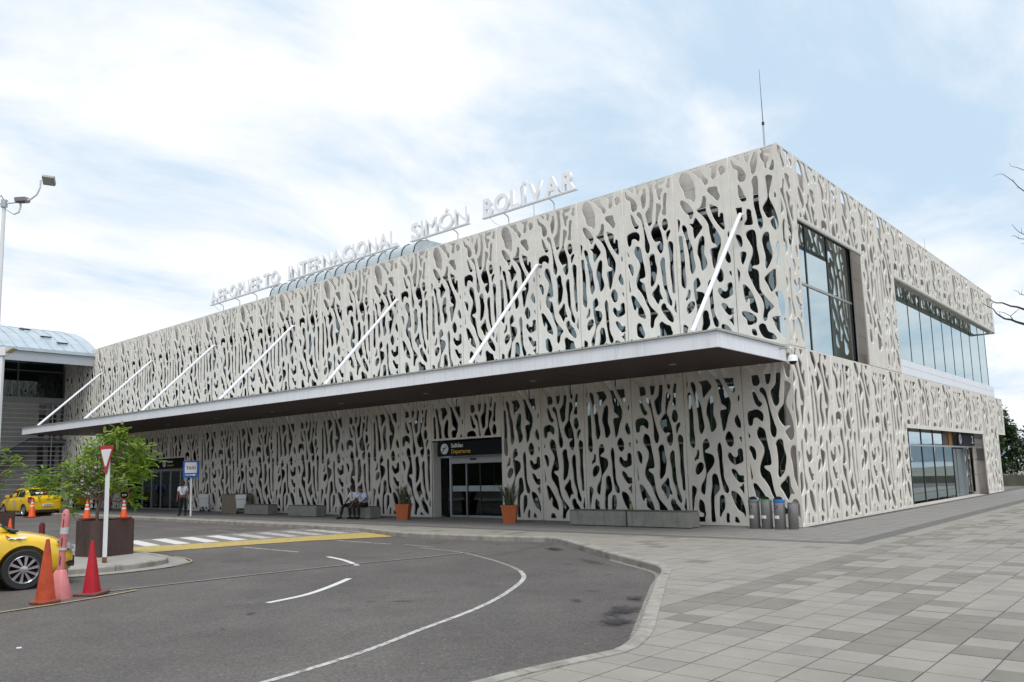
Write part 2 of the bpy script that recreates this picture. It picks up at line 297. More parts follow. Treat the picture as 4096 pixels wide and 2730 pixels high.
# ------------------------------------------------------------------ lattice patterns (x, z in millimetres within a panel)
HP = [ [456,11035,557,10976,651,10824,730,10634,763,10457,756,10291,770,10144,721,10049,656,10041,597,10128,446,10208,392,10301,357,10468,287,10620,241,10741,248,10861,308,10979,377,11033],
[640,11073,910,11069,982,10984,1037,10849,1129,10704,1211,10610,1218,10525,1165,10469,1103,10485,1058,10581,990,10707,880,10780,785,10907],
[1214,11069,1526,11074,1550,10977,1512,10846,1497,10685,1447,10605,1372,10585,1345,10633,1363,10770,1362,10901,1297,10990],
[1712,10907,1783,10859,1807,10786,1792,10697,1646,10637,1624,10744,1623,10850],
[1479,10314,1519,10256,1529,10136,1583,10017,1572,9926,1500,9874,1442,9924,1374,10024,1246,10163,1189,10249,1231,10328,1331,10334],
[300,10161,400,10094,523,9967,617,9824,666,9692,650,9589,573,9505,524,9548,480,9678,369,9777,286,9930,236,10063,251,10144],
[1068,10119,1119,10054,1118,9912,1094,9729,1127,9533,1208,9337,1328,9087,1465,8835,1536,8646,1527,8463,1506,8366,1428,8199,1380,8024,1334,7872,1262,7771,1226,7916,1207,8128,1177,8309,1212,8401,1331,8408,1399,8447,1339,8541,1240,8613,1213,8740,1177,8958,1149,9199,1026,9439,921,9571,814,9680,812,9740,922,9796,994,9944,1020,10079],
[1273,9786,1380,9724,1497,9630,1495,9467,1498,9361,1540,9328,1570,9425,1615,9442,1660,9392,1665,9194,1692,8980,1647,8912,1579,8983,1455,9151,1345,9363,1282,9542,1238,9741],
[731,9491,785,9426,854,9303,935,9178,930,9097,823,8991,728,8895,674,8836,640,8914,625,9084,619,9204,532,9343,626,9321,674,9405],
[113,9580,178,9522,184,9448,150,9311,119,9174,114,9320],
[292,9356,354,9312,406,9217,428,9033,480,8807,546,8627,573,8517,596,8253,637,8009,630,7893,580,7786,519,7739,479,7793,455,7951,446,8236,408,8552,360,8824,366,8856,317,9034,257,9215,250,9312],
[175,9024,230,8981,247,8810,258,8569,273,8461,282,8174,277,7867,301,7603,282,7371,232,7321,183,7365,124,7470,133,7847,141,8202,130,8682,117,8838,127,9004],
[946,8858,987,8802,991,8649,964,8421,963,8271,1016,8121,1041,7999,1028,7909,960,7818,883,7779,843,7829,822,8020,782,8191,733,8331,752,8526,815,8725,835,8777,890,8847],
[1802,8817,1822,8755,1817,8676,1786,8637,1773,8731],
[1720,8234,1763,8152,1814,8016,1816,7868,1756,7857,1688,7916,1636,8041,1641,8132],
[1436,7756,1505,7690,1558,7577,1561,7439,1519,7333,1445,7313,1375,7360,1322,7484,1302,7556,1347,7686],
[1798,7583,1819,7539,1812,7438,1770,7514,1766,7571],
[1764,7239,1820,7188,1826,7029,1823,6872,1688,6805,1579,6778,1486,6816,1407,6909,1354,7032,1397,7127,1456,7105,1522,7014,1617,6987,1669,7057,1677,7191],
[395,7252,417,7183,401,7045,379,6979,328,6976,286,6929,249,6953,265,7009,321,7082,361,7228],
[487,6860,540,6812,542,6719,485,6612,351,6505,276,6540,271,6669,324,6789,410,6857],
[682,7578,746,7497,771,7340,627,7236,622,7158,757,7116,873,7056,907,6900,837,6747,690,6580,631,6472,603,6286,560,6038,528,5915,444,5946,415,6039,452,6194,555,6349,618,6534,599,6784,560,7003,545,7317,572,7473],
[1117,7440,1160,7324,1172,7139,1166,6893,1184,6647,1187,6433,1242,6249,1315,6096,1318,5990,1256,5951,1177,6006,1124,6219,1076,6526,1069,6680,1055,6988,1028,7206,1045,7360],
[1482,6650,1593,6593,1682,6455,1810,6438,1803,6333,1815,6273,1669,6260,1578,6351,1488,6489,1446,6596],
[1795,6213,1793,5929,1734,6019,1666,6109,1742,6139],
[873,6514,956,6482,991,6405,1028,6128,993,6006,868,5884,836,5761,824,5455,840,5059,715,5062,716,5454,730,5853,791,6130,799,6408],
[1103,5884,1166,5838,1180,5641,1154,5489,1070,5367,1012,5239,983,5305,1002,5609,1022,5823],
[1457,5999,1584,5944,1703,5795,1770,5586,1806,5408,1790,5259,1739,5362,1585,5465,1469,5673,1400,5884,1406,5975],
[362,5744,457,5698,508,5575,515,5420,537,5328,502,5205,476,5057,304,5062,255,5231,417,5218,465,5266,459,5343,325,5418,319,5604],
[1252,5364,1298,5310,1280,5190,1292,5064,1200,5074,1193,5218,1216,5324],
[1506,5254,1562,5210,1607,5062,1478,5068,1470,5193],
[124,6150,195,6149,261,6086,255,5977,193,5821,162,5603,116,5415,95,5477,103,5915] ]
HQ = [ [256,11062,390,11060,419,10956,381,10889,327,10967],
[535,11073,649,11067,662,10942,628,10825,582,10781,542,10834,549,10972],
[868,10908,898,10830,901,10628,882,10432,835,10294,777,10258,734,10319,723,10472,706,10577,749,10692,810,10777,830,10885],
[1009,11064,1157,11069,1150,10838,1168,10659,1179,10457,1150,10215,1101,9929,1089,9709,1000,9611,933,9671,887,9856,861,10037,930,10132,1012,10237,1048,10490,1042,10792],
[1335,11076,1645,11070,1620,10973,1540,10903,1431,10913,1374,10878,1397,10798,1531,10737,1527,10676,1454,10584,1446,10438,1407,10391,1351,10462,1327,10618,1286,10777,1276,10855,1329,10965],
[1803,11002,1812,10909,1809,10762,1768,10711,1682,10771,1733,10856,1761,10972],
[123,10977,196,10861,321,10752,432,10647,517,10512,552,10364,513,10273,396,10246,328,10318,313,10474,286,10633,203,10706,124,10777],
[1638,10571,1677,10526,1654,10360,1625,10146,1625,9901,1576,9845,1496,9883,1487,9959,1534,10071,1540,10315,1587,10525],
[1300,10285,1394,10253,1454,10189,1433,10071,1363,9940,1313,9780,1293,9661,1351,9476,1421,9264,1457,9036,1465,8839,1429,8677,1358,8623,1294,8693,1235,8864,1350,8962,1380,9016,1313,9043,1203,9030,1112,9136,1051,9273,1044,9398,1120,9529,1209,9632,1240,9797,1272,10036],
[621,10170,702,10076,748,9889,791,9629,847,9368,916,9105,964,8946,941,8779,882,8722,815,8780,782,8936,788,9207,768,9460,725,9719,652,9937,544,10063,543,10152],
[299,10160,373,10079,438,9937,502,9797,577,9716,551,9647,479,9631,397,9708,339,9860,306,10019],
[417,9540,542,9474,599,9373,586,9239,550,9197,487,9248,405,9316,318,9310,278,9244,260,9134,192,9091,129,9162,123,9454,258,9525],
[1583,9728,1646,9652,1671,9524,1651,9407,1574,9334,1496,9393,1461,9499,1483,9641,1528,9716],
[1726,9317,1744,9252,1699,9177,1646,9043,1622,8995,1593,9055,1594,9213,1653,9297],
[1700,8947,1790,8891,1824,8787,1803,8430,1796,8072,1809,7830,1812,7374,1810,7255,1769,7232,1720,7295,1715,7534,1682,7779,1675,8044,1684,8283,1662,8601,1641,8753,1647,8873],
[461,9034,572,8980,624,8882,655,8665,697,8409,717,8353,745,8101,744,7978,681,7936,554,7927,531,7870,589,7798,684,7732,719,7615,743,7439,781,7213,853,7007,981,6841,1110,6701,1147,6623,1046,6530,1000,6429,973,6288,907,6231,848,6306,873,6616,844,6839,719,7102,647,7309,531,7501,425,7642,398,7820,445,8009,542,8239,565,8407,503,8569,398,8739,378,8893,426,8996],
[1068,8668,1127,8590,1143,8391,1192,8186,1184,8042,1155,7902,1113,7739,981,7593,930,7663,953,7939,952,8209,936,8432,922,8533,983,8632],
[1447,8464,1489,8395,1494,8152,1507,7908,1518,7618,1552,7372,1619,7145,1683,6968,1655,6854,1578,6902,1518,7019,1511,7211,1446,7390,1390,7592,1369,7934,1328,8184,1343,8351,1397,8437],
[141,8496,240,8459,305,8334,302,8160,264,8088,210,8153,160,8312,114,8421],
[112,8886,163,8800,154,8739,120,8759],
[118,7945,138,7767,162,7614,129,7533,119,7671],
[1215,7619,1259,7531,1268,7349,1350,7119,1269,7127,1225,7055,1179,6966,1128,7023,1042,7194,971,7303,1012,7405,1127,7506],
[1814,6999,1825,6827,1820,6603,1776,6657,1748,6721,1787,6856],
[214,7419,297,7368,390,7242,520,7036,622,6849,688,6620,649,6577,527,6644,406,6736,416,6930,364,7012,332,6944,301,6904,249,6981,202,7186,169,7365],
[1395,6967,1451,6911,1473,6823,1593,6686,1700,6491,1711,6348,1651,6321,1536,6398,1399,6561,1302,6743,1282,6866,1335,6953],
[439,6457,514,6403,576,6248,630,6071,603,5978,532,5956,368,6034,329,6185,344,6378,382,6446],
[1295,6385,1359,6328,1462,6254,1578,6202,1623,6054,1643,5945,1434,5773,1223,5824,1211,6087,1188,6305,1241,6374] ]
HC = [ [209,11091,329,11082,365,10986,328,10919],
[538,11093,661,11083,661,10944,596,10792,546,10865],
[862,11033,911,10960,911,10759,858,10507,796,10390,729,10400,707,10549,704,10707,774,10866,837,11004],
[1077,11102,1399,11093,1326,10991,1310,10885,1168,10928,1131,10850,1266,10753,1238,10664,1189,10590,1180,10460,1138,10494,1125,10630,1038,10788,1032,10901,1082,10976],
[1390,10641,1416,10568,1398,10376,1348,10346,1277,10397,1337,10503],
[108,10983,206,10828,361,10715,488,10544,536,10373,478,10255,354,10252,282,10353,292,10509,264,10652,131,10767],
[289,10171,383,9989,440,9817,502,9712,483,9627,382,9630,298,9742,265,9952],
[857,10293,895,10185,888,9877,882,9526,899,9257,966,8935,953,8741,891,8669,831,8770,797,9063,726,9477,742,9916,712,10146,789,10281],
[1154,10211,1335,10161,1290,9946,1216,9703,1205,9531,1297,9290,1386,9008,1432,8738,1413,8592,1333,8546,1253,8650,1214,8833,1324,8915,1310,8974,1143,8945,1045,9112,998,9277,1064,9392,1162,9542,1161,9849],
[1387,9649,1415,9607,1407,9501,1358,9544],
[169,9473,347,9447,345,9060,217,9077],
[524,9359,623,9281,632,9146,656,8964,640,8858,470,8884,396,8928,481,9050,487,9270],
[603,8704,702,8637,735,8463,737,8157,772,7889,784,7670,736,7614,589,7613,562,7540,711,7446,745,7288,760,6855,937,6568,1115,6326,1111,6263,952,6140,904,5957,849,5910,789,5995,843,6327,786,6593,629,6878,494,7205,420,7436,481,7686,587,7927,602,8142,524,8334,438,8529,455,8658],
[1071,8532,1132,8462,1130,8246,1185,7976,1184,7762,1092,7565,1006,7454,959,7527,986,7802,933,8116,913,8337,981,8496],
[1384,8161,1422,8097,1410,7801,1416,7586,1405,7427,1343,7452,1305,7523,1356,7769,1340,8029],
[135,8655,246,8594,296,8450,285,8276,224,8258,164,8390,108,8603],
[235,8079,384,8057,384,7925,280,7717,228,7824],
[103,7598,164,7485,153,7311,108,7188],
[1252,7376,1251,7236,1241,6898,1146,6766,1080,6756,1006,6940,911,7150,983,7243,1165,7359],
[239,7090,348,7035,491,6815,584,6541,643,6231,596,6195,416,6352,419,6611,369,6663,326,6561,283,6590,246,6857],
[187,6293,385,6228,575,6070,563,5900,317,5872,283,6049,158,6198],
[1228,6709,1395,6659,1451,6440,1429,5941,1347,5974,1285,6299,1278,6511,1222,6626],
[1092,5992,1427,5920,1435,5607,1424,5276,1329,5413,1244,5529,1157,5688,1105,5863],
[714,5844,841,5796,914,5596,1079,5489,1145,5333,774,5446,641,5740],
[485,5728,548,5668,569,5524,440,5576,430,5697] ]

PW = 1.926; C0 = 1.5375; H1 = 5.127; H2 = 11.141
def smooth_poly(flat, n=3):
    pts = [(flat[i]/1000, flat[i+1]/1000) for i in range(0, len(flat), 2)]
    if len(pts) < 5: return pts
    out = []; m = len(pts)
    for i in range(m):
        p0, p1, p2, p3 = pts[i-1], pts[i], pts[(i+1) % m], pts[(i+2) % m]
        for k in range(n):
            t = k/n
            out.append(tuple(.5*((2*p1[a])+(-p0[a]+p2[a])*t+(2*p0[a]-5*p1[a]+4*p2[a]-p3[a])*t*t+(-p0[a]+3*p1[a]-3*p2[a]+p3[a])*t**3) for a in (0, 1)))
    return out
def clip(poly, ax, v, keep_less):
    out = []
    for i in range(len(poly)):
        a, b = poly[i-1], poly[i]; ia = (a[ax] <= v) == keep_less; ib = (b[ax] <= v) == keep_less
        if ia != ib:
            t = (v-a[ax])/(b[ax]-a[ax]); out.append((a[0]+(b[0]-a[0])*t, a[1]+(b[1]-a[1])*t))
        if ib: out.append(b)
    return out
def area(p): return abs(sum(p[i-1][0]*p[i][1]-p[i][0]*p[i-1][1] for i in range(len(p))))/2
_pm = {}
def panel_mesh(holes, dz, z0, z1, u0=0., u1=PW, mx=.055, mz=.10, key=None):
    """lattice panel, local x = along the wall, y = depth (front at 0), z = height"""
    k = (key, dz, round(z0, 3), round(z1, 3), round(u0, 3), round(u1, 3))
    if k in _pm: return _pm[k]
    cu = bpy.data.curves.new('facade_panel', 'CURVE'); cu.dimensions = '2D'; cu.fill_mode = 'BOTH'; cu.extrude = .020; cu.bevel_depth = .005; cu.bevel_resolution = 0; cu.offset = -.015
    g = -.002
    def add(p):
        s = cu.splines.new('POLY'); s.points.add(len(p)-1)
        for q, (x, y) in zip(s.points, p): q.co = (x, y, 0, 1)
        s.use_cyclic_u = True
    add([(u0+g, z0+g*.6), (u1-g, z0+g*.6), (u1-g, z1-g*.6), (u0+g, z1-g*.6)])
    for h in holes:
        p = [(x, z-dz) for x, z in smooth_poly(h)]
        for ax, v, less in ((0, u0+mx, False), (0, u1-mx, True), (1, z0+mz, False), (1, z1-mz*.7, True)):
            if p: p = clip(p, ax, v, less)
        if len(p) < 3 or area(p) < .0025: continue
        q = [p[0]]
        for a in p[1:]:
            if (a[0]-q[-1][0])**2+(a[1]-q[-1][1])**2 > .004**2: q.append(a)
        if len(q) >= 3: add(q)
    o = bpy.data.objects.new('t', cu); col.objects.link(o)
    dg = bpy.context.evaluated_depsgraph_get(); me = bpy.data.meshes.new_from_object(o.evaluated_get(dg), depsgraph=dg)
    bpy.data.objects.remove(o); bpy.data.curves.remove(cu)
    for v in me.vertices: v.co = (v.co.x, -v.co.z+.025, v.co.y)
    me.flip_normals() if False else None
    me.materials.clear(); me.materials.append(PANEL); me.name = 'facade_panel'
    _pm[k] = me; return me

# ================================================================== THE TERMINAL
T = empty('terminal_building', (0, 0, 0), label='two storey airport terminal behind a pale lattice of coral shaped openings', cat='building')
HX = {'P': HP, 'Q': HQ}
DZL = {'P': 4.99, 'Q': 6.19}
NA = 28
def px(i): return -(C0+PW*i)          # left edge of panel i (1..NA); panel 0 is the corner piece
inst('facade_panel', panel_mesh(HC, 0, H1, H2, 0, C0, key='C'), T, (-C0, 0, 0))
inst('facade_panel', panel_mesh(HQ, 6.19, 0, H1, 0, C0, key='Q'), T, (-C0, 0, 0))
DOOR1 = (6, 7); DOOR2 = (19, 20, 21, 22); DZ = 3.045
for i in range(1, NA+1):
    t = 'P' if i % 2 else 'Q'
    inst('facade_panel', panel_mesh(HX[t], 0, H1, H2, key=t), T, (px(i), 0, 0))
    z0 = DZ if i in DOOR1 or i in DOOR2 else 0
    inst('facade_panel', panel_mesh(HX[t], DZL[t], z0, H1, key=t), T, (px(i), 0, 0))
# right facade (x = 0, runs along +y)
def bpanel(t, dz, y0, z0, z1, w=PW): inst('facade_panel', panel_mesh(HX[t], dz, z0, z1, 0, w, key=t), T, (0, y0, 0), (0, 0, math.pi/2))
Y0 = 1.2
def by(k): return Y0+PW*k
W1 = (0, 1, 2); W2z = (5.70, 8.95); BZ = 9.13; LOWZ = 3.07
for z0_, z1_, dz_ in ((H1, H2, 0), (0, H1, 4.99)): inst('facade_panel', panel_mesh(HP, dz_, z0_, z1_, PW-Y0, PW, key='P'), T, (0, Y0-PW, 0), (0, 0, math.pi/2))
for k in range(0, 15):
    t = 'Q' if k % 2 else 'P'; y = by(k)
    if k in W1: bpanel(t, 0, y, BZ, H2)
    elif k < 5: bpanel(t, 0, y, H1, H2)
    elif k < 15: bpanel(t, 0 if k % 2 else .3, y, W2z[1], H2)
    if k < 5: bpanel(t, DZL[t], y, 0, H1)
    elif k < 12: bpanel(t, DZL[t], y, LOWZ, H1)
    elif k < 14: bpanel(t, DZL[t], y, 0, H1)
    else: bpanel(t, DZL[t], y, LOWZ, H1)
YE = by(15)
# corner post covers, plinth gap and coping
boxo('corner_trim', PANEL, (-.012, .004, -.004, .012, 0.02, H2), T)
# solid parapet wall behind the top of the lattice (front and side), then glass below it
GY = .75; GX = -.55
for i in range(0, 29):
    x1 = -i*PW-.02; x0 = x1-PW+.012
    boxo('parapet_sheet', PANELS, (max(x0, -55.4), x1, .22, .27, 10.54, H2), T)
    boxo('parapet_sheet', PANELS, (max(x0, -55.4), x1, .22, .27, 9.84, 10.53), T)
boxo('beam', DARKF, (-55.5, -.6, .27, .80, 9.55, 9.83), T)
boxo('beam_cover', PANELS, (-55.5, -.6, .25, .268, 9.62, 9.72), T)
for i in range(0, 28):
    a, b = -.62-i*1.95, -.62-(i+1)*1.95
    boxo('glass_pane', GLASSA, (b+.02, a-.02, GY, GY+.02, 6.90, 9.42), T)
    boxo('glass_pane', GLASSA, (b+.02, a-.02, GY, GY+.02, 5.0, 6.83), T)
    if not (6 <= i+.5 < 8 or 18 <= i < 22.6):
        pass
mb = MB()
for i in range(0, 29): mb.box(-.64-i*1.95, -.60-i*1.95, GY-.03, GY+.09, 0, 9.42)
mb.build('mullion', DARKF, T)
boxo('transom', TRIM, (-55.5, -.6, GY-.06, GY+.02, 6.83, 6.90), T)
boxo('floor_slab', WALLG, (-55.5, -.62, GY+.1, 14, 4.45, 4.95), T)
boxo('floor_edge', PANELS, (-55.5, -.62, GY-.02, GY+.1, 4.45, 5.0), T)
# ground floor glazing, leaving the two doors
spans = [(-11.13, -.62), (-36.15, -15.06), (-55.5, -43.95)]
for a, b in spans:
    n = max(1, round((b-a)/1.93)); w = (b-a)/n
    for i in range(n):
        boxo('glass_pane', GLASSA, (a+i*w+.02, a+(i+1)*w-.02, GY, GY+.02, .06, 2.48), T)
        boxo('glass_pane', GLASSA, (a+i*w+.02, a+(i+1)*w-.02, GY, GY+.02, 2.55, 4.45), T)
    boxo('transom', TRIM, (a, b, GY-.05, GY+.02, 2.48, 2.55), T)
    boxo('sill', TRIM, (a, b, GY-.05, GY+.06, 0, .06), T)
# interior shell
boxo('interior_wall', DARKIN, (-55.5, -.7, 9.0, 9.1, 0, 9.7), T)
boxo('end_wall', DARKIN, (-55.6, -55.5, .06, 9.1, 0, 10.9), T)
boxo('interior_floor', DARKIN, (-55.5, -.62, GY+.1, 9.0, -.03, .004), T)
boxo('parapet_lid', TRIM, (-55.4, -.3, .27, .9, 10.9, 10.95), T)
boxo('roof_deck', TRIM, (-55.5, -.62, .8, 30, 9.74, 9.95), T)
LAMP = mat('ceiling_tube', (.8, .9, .9), .5); _n = LAMP.node_tree.nodes['Principled BSDF']; _n.inputs['Emission Color'].default_value = (.9, 1, .95, 1); _n.inputs['Emission Strength'].default_value = 2.2
YSTR = mat('shelf_yellow', (.55, .42, .03), .6)
for (x, y, z, l) in ((-13.2, 2.4, 2.2, .35), (-3.6, 2.2, 4.3, .8), (-7.9, 3.4, 2.3, .5), (-16.2, 3, 2.3, .6), (-2.6, 1.7, 8.6, .35), (-20, 3, 4.2, .8), (-26, 3, 4.2, .8)):
    boxo('ceiling_lamp', LAMP, (x, x+l, y, y+.12, z, z+.04), T)
for (x, y, z, l) in ((-14.6, 3, 1.2, .5), (-6.2, 2.2, 1.0, 1.3), (-4.3, 2.6, .8, 1.2), (-9.2, 3, 1.25, .8), (-17.9, 2.5, 1.1, .7)):
    boxo('shelf_edge', YSTR, (x, x+l, y, y+.1, z, z+.14), T)
for k in range(9): boxo('interior_partition', WALLG if k % 2 else DARKIN, (-4-k*5.8, -2.6-k*5.8, 4.2+k % 3, 4.4+k % 3, .0, 4.4 if k % 2 else 2.6), T)
for k in range(7): boxo('interior_column', WALLG, (-5.2-k*7.8, -4.7-k*7.8, 2.0, 2.5, 4.96, 9.4), T)
for k in range(4):
    boxo('counter', WALLG, (-14.2+k*.75, -13.65+k*.75, 5, 5.5, 0, .95), T)

# side wall: sheets behind the lattice, recessed windows
SX = -.50
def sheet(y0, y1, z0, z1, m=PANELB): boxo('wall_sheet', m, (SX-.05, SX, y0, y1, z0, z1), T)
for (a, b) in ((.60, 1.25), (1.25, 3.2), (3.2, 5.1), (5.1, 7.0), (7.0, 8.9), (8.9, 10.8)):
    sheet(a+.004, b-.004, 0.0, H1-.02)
    sheet(max(a, .06)+.004, b-.004, 9.56, H2-.02)
for a, b in ((7.52, 9.2), (9.2, 10.8)):
    zz = [5.14, 5.62, 6.32, 7.02, 7.72, 8.42, 9.08, 9.55]
    for u, v in zip(zz, zz[1:]): sheet(a, b-.006, u+.005, v-.005, STONE)
sheet(.06, .60, 9.75, H2-.02)
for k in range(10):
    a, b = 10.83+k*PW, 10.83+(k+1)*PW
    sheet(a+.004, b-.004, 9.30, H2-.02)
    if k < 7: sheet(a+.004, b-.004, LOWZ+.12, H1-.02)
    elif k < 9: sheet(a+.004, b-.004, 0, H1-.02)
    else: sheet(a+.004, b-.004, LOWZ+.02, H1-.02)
# window 1 (tall recessed glass with lattice corner reflected)
glass_y = [.80, 3.32, 5.28, 7.46]
for a, b in zip(glass_y, glass_y[1:]):
    boxo('glass_pane', GLASSB, (-.64, -.62, a+.03, b-.03, 7.52, 9.52), T); boxo('glass_pane', GLASSB, (-.64, -.62, a+.03, b-.03, 5.2, 7.44), T)
for y in glass_y[:3]+[7.42]: boxo('mullion', DARKF, (-.66, -.595, y-.035, y+.035, 5.1, 9.55), T)
boxo('transom', TRIM, (-.66, -.585, .8, 7.46, 7.44, 7.52), T)
boxo('sill', PANELS, (-.6, -.005, 1.21, 6.97, H1-.06, H1-.004), T)
boxo('window_head', TRIM, (-.055, .006, 1.2, 6.98, 9.08, 9.135), T)
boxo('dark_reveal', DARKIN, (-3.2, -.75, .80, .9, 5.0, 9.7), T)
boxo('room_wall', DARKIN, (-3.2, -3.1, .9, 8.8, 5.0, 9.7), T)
# window 2: long ribbon window under a deep hood, with its plain sill band
ys = [10.86, 13.03, 14.8, 16.69, 18.63, 20.55, 22.5, 24.49, 26.47, 28.6, 30.45]
for a, b in zip(ys, ys[1:]): boxo('glass_pane', GLASSB, (-.64, -.62, a+.01, b-.01, 5.98, 9.28), T)
for y in ys[1:]: boxo('mullion', DARKF, (-.65, -.606, y-.022, y+.022, 5.96, 9.28), T)
for k in range(9):
    a, b = 10.83+k*1.93, 10.83+(k+1)*1.93
    boxo('sill_sheet', FASCIA, (-.62, -.004, a+.002, b-.002, 5.435, 5.70), T); boxo('sill_sheet', FASCIA, (-.62, -.004, a+.002, b-.002, H1+.004, 5.425), T)
for k in range(9): boxo('hood_sheet', mat('hood_soffit', (.34, .33, .26), .6, noise_amt=.12, scale=1.5), (-.28, -.006, 10.84+k*2.06, 10.84+(k+1)*2.06-.004, 8.90, 8.945), T)
HS = MATS['hood_soffit']
mb = MB(); mb.box(-.80, -.0, YE-.06, YE, 8.90, 8.97); mb.box(-.05, 0, 29.3, YE, 8.9, 8.945); mb.box(-.80, -.74, 28, YE, 8.9, 8.96)
mb.tube([(-.02, 29.4, 8.93), (-.78, YE-.05, 8.93)], .02); mb.build('hood_frame', HS, T)
mb = MB(); mb.box(-12, -.64, 30.42, 30.5, 5.7, 9.2); mb.build('end_wall', GLASSB, T)
boxo('end_wall', PANELS, (-12, -.62, YE-.08, YE-.02, 9.2, H2-.02), T)
boxo('end_wall', PANELS, (-12, -.45, 28.2, 28.3, 0, 5.1), T)
boxo('opening_cheek', STONE, (-.5, -.006, 10.78, 10.83, 0, LOWZ), T)
# lower opening: shop front, door, sign, stone pier with louvres
ly = [10.85, 14.77, 16.66, 18.37, 20.04]; ly = [10.85, 12.9, 14.77, 16.66, 18.37, 20.04]
for a, b in zip(ly, ly[1:]):
    boxo('glass_pane', GLASSB, (-.56, -.54, a+.03, b-.03, .12, 2.36), T)
    if b < 19: boxo('glass_pane', GLASSB, (-.56, -.54, a+.03, b-.03, 2.44, 3.15), T)
for y in ly: boxo('mullion', DARKF, (-.60, -.515, y-.03, y+.03, 0, 3.15), T)
boxo('transom', ALU, (-.60, -.48, 10.85, 24.2, 2.36, 2.44), T)
boxo('threshold', STONE, (-.60, -.01, 10.85, 23.6, .0, .025), T)
boxo('lower_soffit', PANELS, (-1.0, -.012, 10.84, 24.3, 3.15, 3.19), T)
boxo('opening_head', PANEL, (-.012, .008, 10.83, 24.31, 3.03, 3.085), T)
boxo('door_leaf', mat('frosted_glass', (.17, .21, .22), .25, .0), (-.72, -.68, 20.1, 21.3, .04, 2.3), T); boxo('door_leaf', MATS['frosted_glass'], (-.70, -.66, 21.33, 22.45, .04, 2.3), T)
boxo('door_frame', ALU, (-.70, -.56, 22.45, 22.52, 0, 2.36), T)
boxo('glass_pane', GLASSB, (-.58, -.56, 22.55, 23.85, .05, 2.36), T)
boxo('orange_panel', mat('orange_panel', (.42, .20, .02), .5), (-.60, -.52, 19.45, 20.15, 2.45, 3.14), T)
boxo('brown_panel', mat('brown_panel', (.10, .035, .02), .5), (-.62, -.54, 18.4, 19.3, 2.45, 3.14), T)
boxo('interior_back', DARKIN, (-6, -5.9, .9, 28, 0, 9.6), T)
for a, b in ((0, .98), (.995, 1.75), (1.765, 2.5), (2.515, 3.15)):
    boxo('pier_sheet', STONE, (-.5, -.46, 23.95, 27.2, a+.004, b-.004), T)
mb = MB()
for k in range(9): mb.box(-.46, -.43, 24.7, 26.6, 1.72+k*.07, 1.76+k*.07)
for k in range(5): mb.box(-.46, -.43, 24.3, 26.8, 2.85+k*.06, 2.885+k*.06)
mb.build('louvre', mat('louvre_grey', (.11, .12, .13), .5), T)
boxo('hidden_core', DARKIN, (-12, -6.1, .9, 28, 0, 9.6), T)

# ------------------------------------------------------------------ canopy
def cz(x): return 5.10+(-x)*.0042
def cy(x): return -4.20-(-x)*.018
X0c, X1c = -.13, -47.6
def strip(name, m, yo0, yo1, z0, z1, xa=X0c, xb=X1c, n=1, gap=.004, yabs=None):
    out = []
    for i in range(n):
        a = xa+(xb-xa)*i/n; b = xa+(xb-xa)*(i+1)/n+gap
        v = [(a, cy(a)+yo0, cz(a)+z0), (b, cy(b)+yo0, cz(b)+z0), (b, cy(b)+yo1 if yabs is None else yabs, cz(b)+z0), (a, cy(a)+yo1 if yabs is None else yabs, cz(a)+z0)]
        m2 = MB(); bs = [m2.bm.verts.new(p) for p in v]; ts = [m2.bm.verts.new((p[0], p[1], p[2]+z1-z0)) for p in v]
        m2.bm.faces.new(bs[::-1]); m2.bm.faces.new(ts)
        for k in range(4): m2.bm.faces.new((bs[k], bs[(k+1) % 4], ts[(k+1) % 4], ts[k]))
        out.append(m2.build(name, m, CAN))
    return out
CAN = link(bpy.data.objects.new('canopy', None), T)
# keep three levels: building > canopy > piece
strip('fascia_sheet', FASCIA, 0, .05, -.45, -.055, n=16, gap=.005)
strip('drip_trim', TRIM, -.05, .12, -.05, -.005, n=8)
strip('roof_sheet', METALR, .08, 4.15, -.045, .0, n=12, gap=.0, yabs=-.012)
MB().box(X0c-.05, X0c, -4.15, -.02, 4.66, 5.05).build('fascia_sheet', FASCIA, CAN)
MB().box(X0c-.09, X0c+.05, -4.26, -.02, 5.055, 5.10).build('drip_trim', TRIM, CAN)
MB().box(X0c-.045, X0c+.03, -4.20, -.02, 5.10, 5.125).build('drip_trim', TRIM, CAN)
sf = strip('soffit_sheet', SOFFIT, .06, 4.6, -.44, -.40, xa=X0c-.06, n=8, gap=.02, yabs=-.014)
for k in range(9):
    x = -2.6-k*5.2; MB().lathe([(.11, 0), (.11, -.012), (.085, -.016), (0, -.006)], 16, Matrix.Translation((x, -2.1, cz(x)-.441))).build('downlight', ALU, CAN)
mb = MB()
for i in range(1, 60):
    x = X0c-.8*i; mb.box(x-.006, x+.006, cy(x)-.055, cy(x)+.0, cz(x)-.02, cz(x)+.022)
mb.build('clip', BLACK, CAN)
for k in range(7):
    xt = -1.21-7.92*k; xb = (-.80, -8.5, -16.0, -23.6, -31.0, -38.0, -45.0)[k]
    zt = 9.22; p0 = Vector((xb, cy(xb)+.02-.1*0, cz(xb)+.0)); p1 = Vector((xt, -.08, zt))
    tr = MB().tube([p0, p1, p1+Vector((0, .35, .03))], .062, 12).build('tie_rod', STEELW, T, smooth=True)
    MB().box(xb-.09, xb+.09, cy(xb)-.02, cy(xb)+.16, cz(xb), cz(xb)+.03).build('base_plate', STEELW, tr)

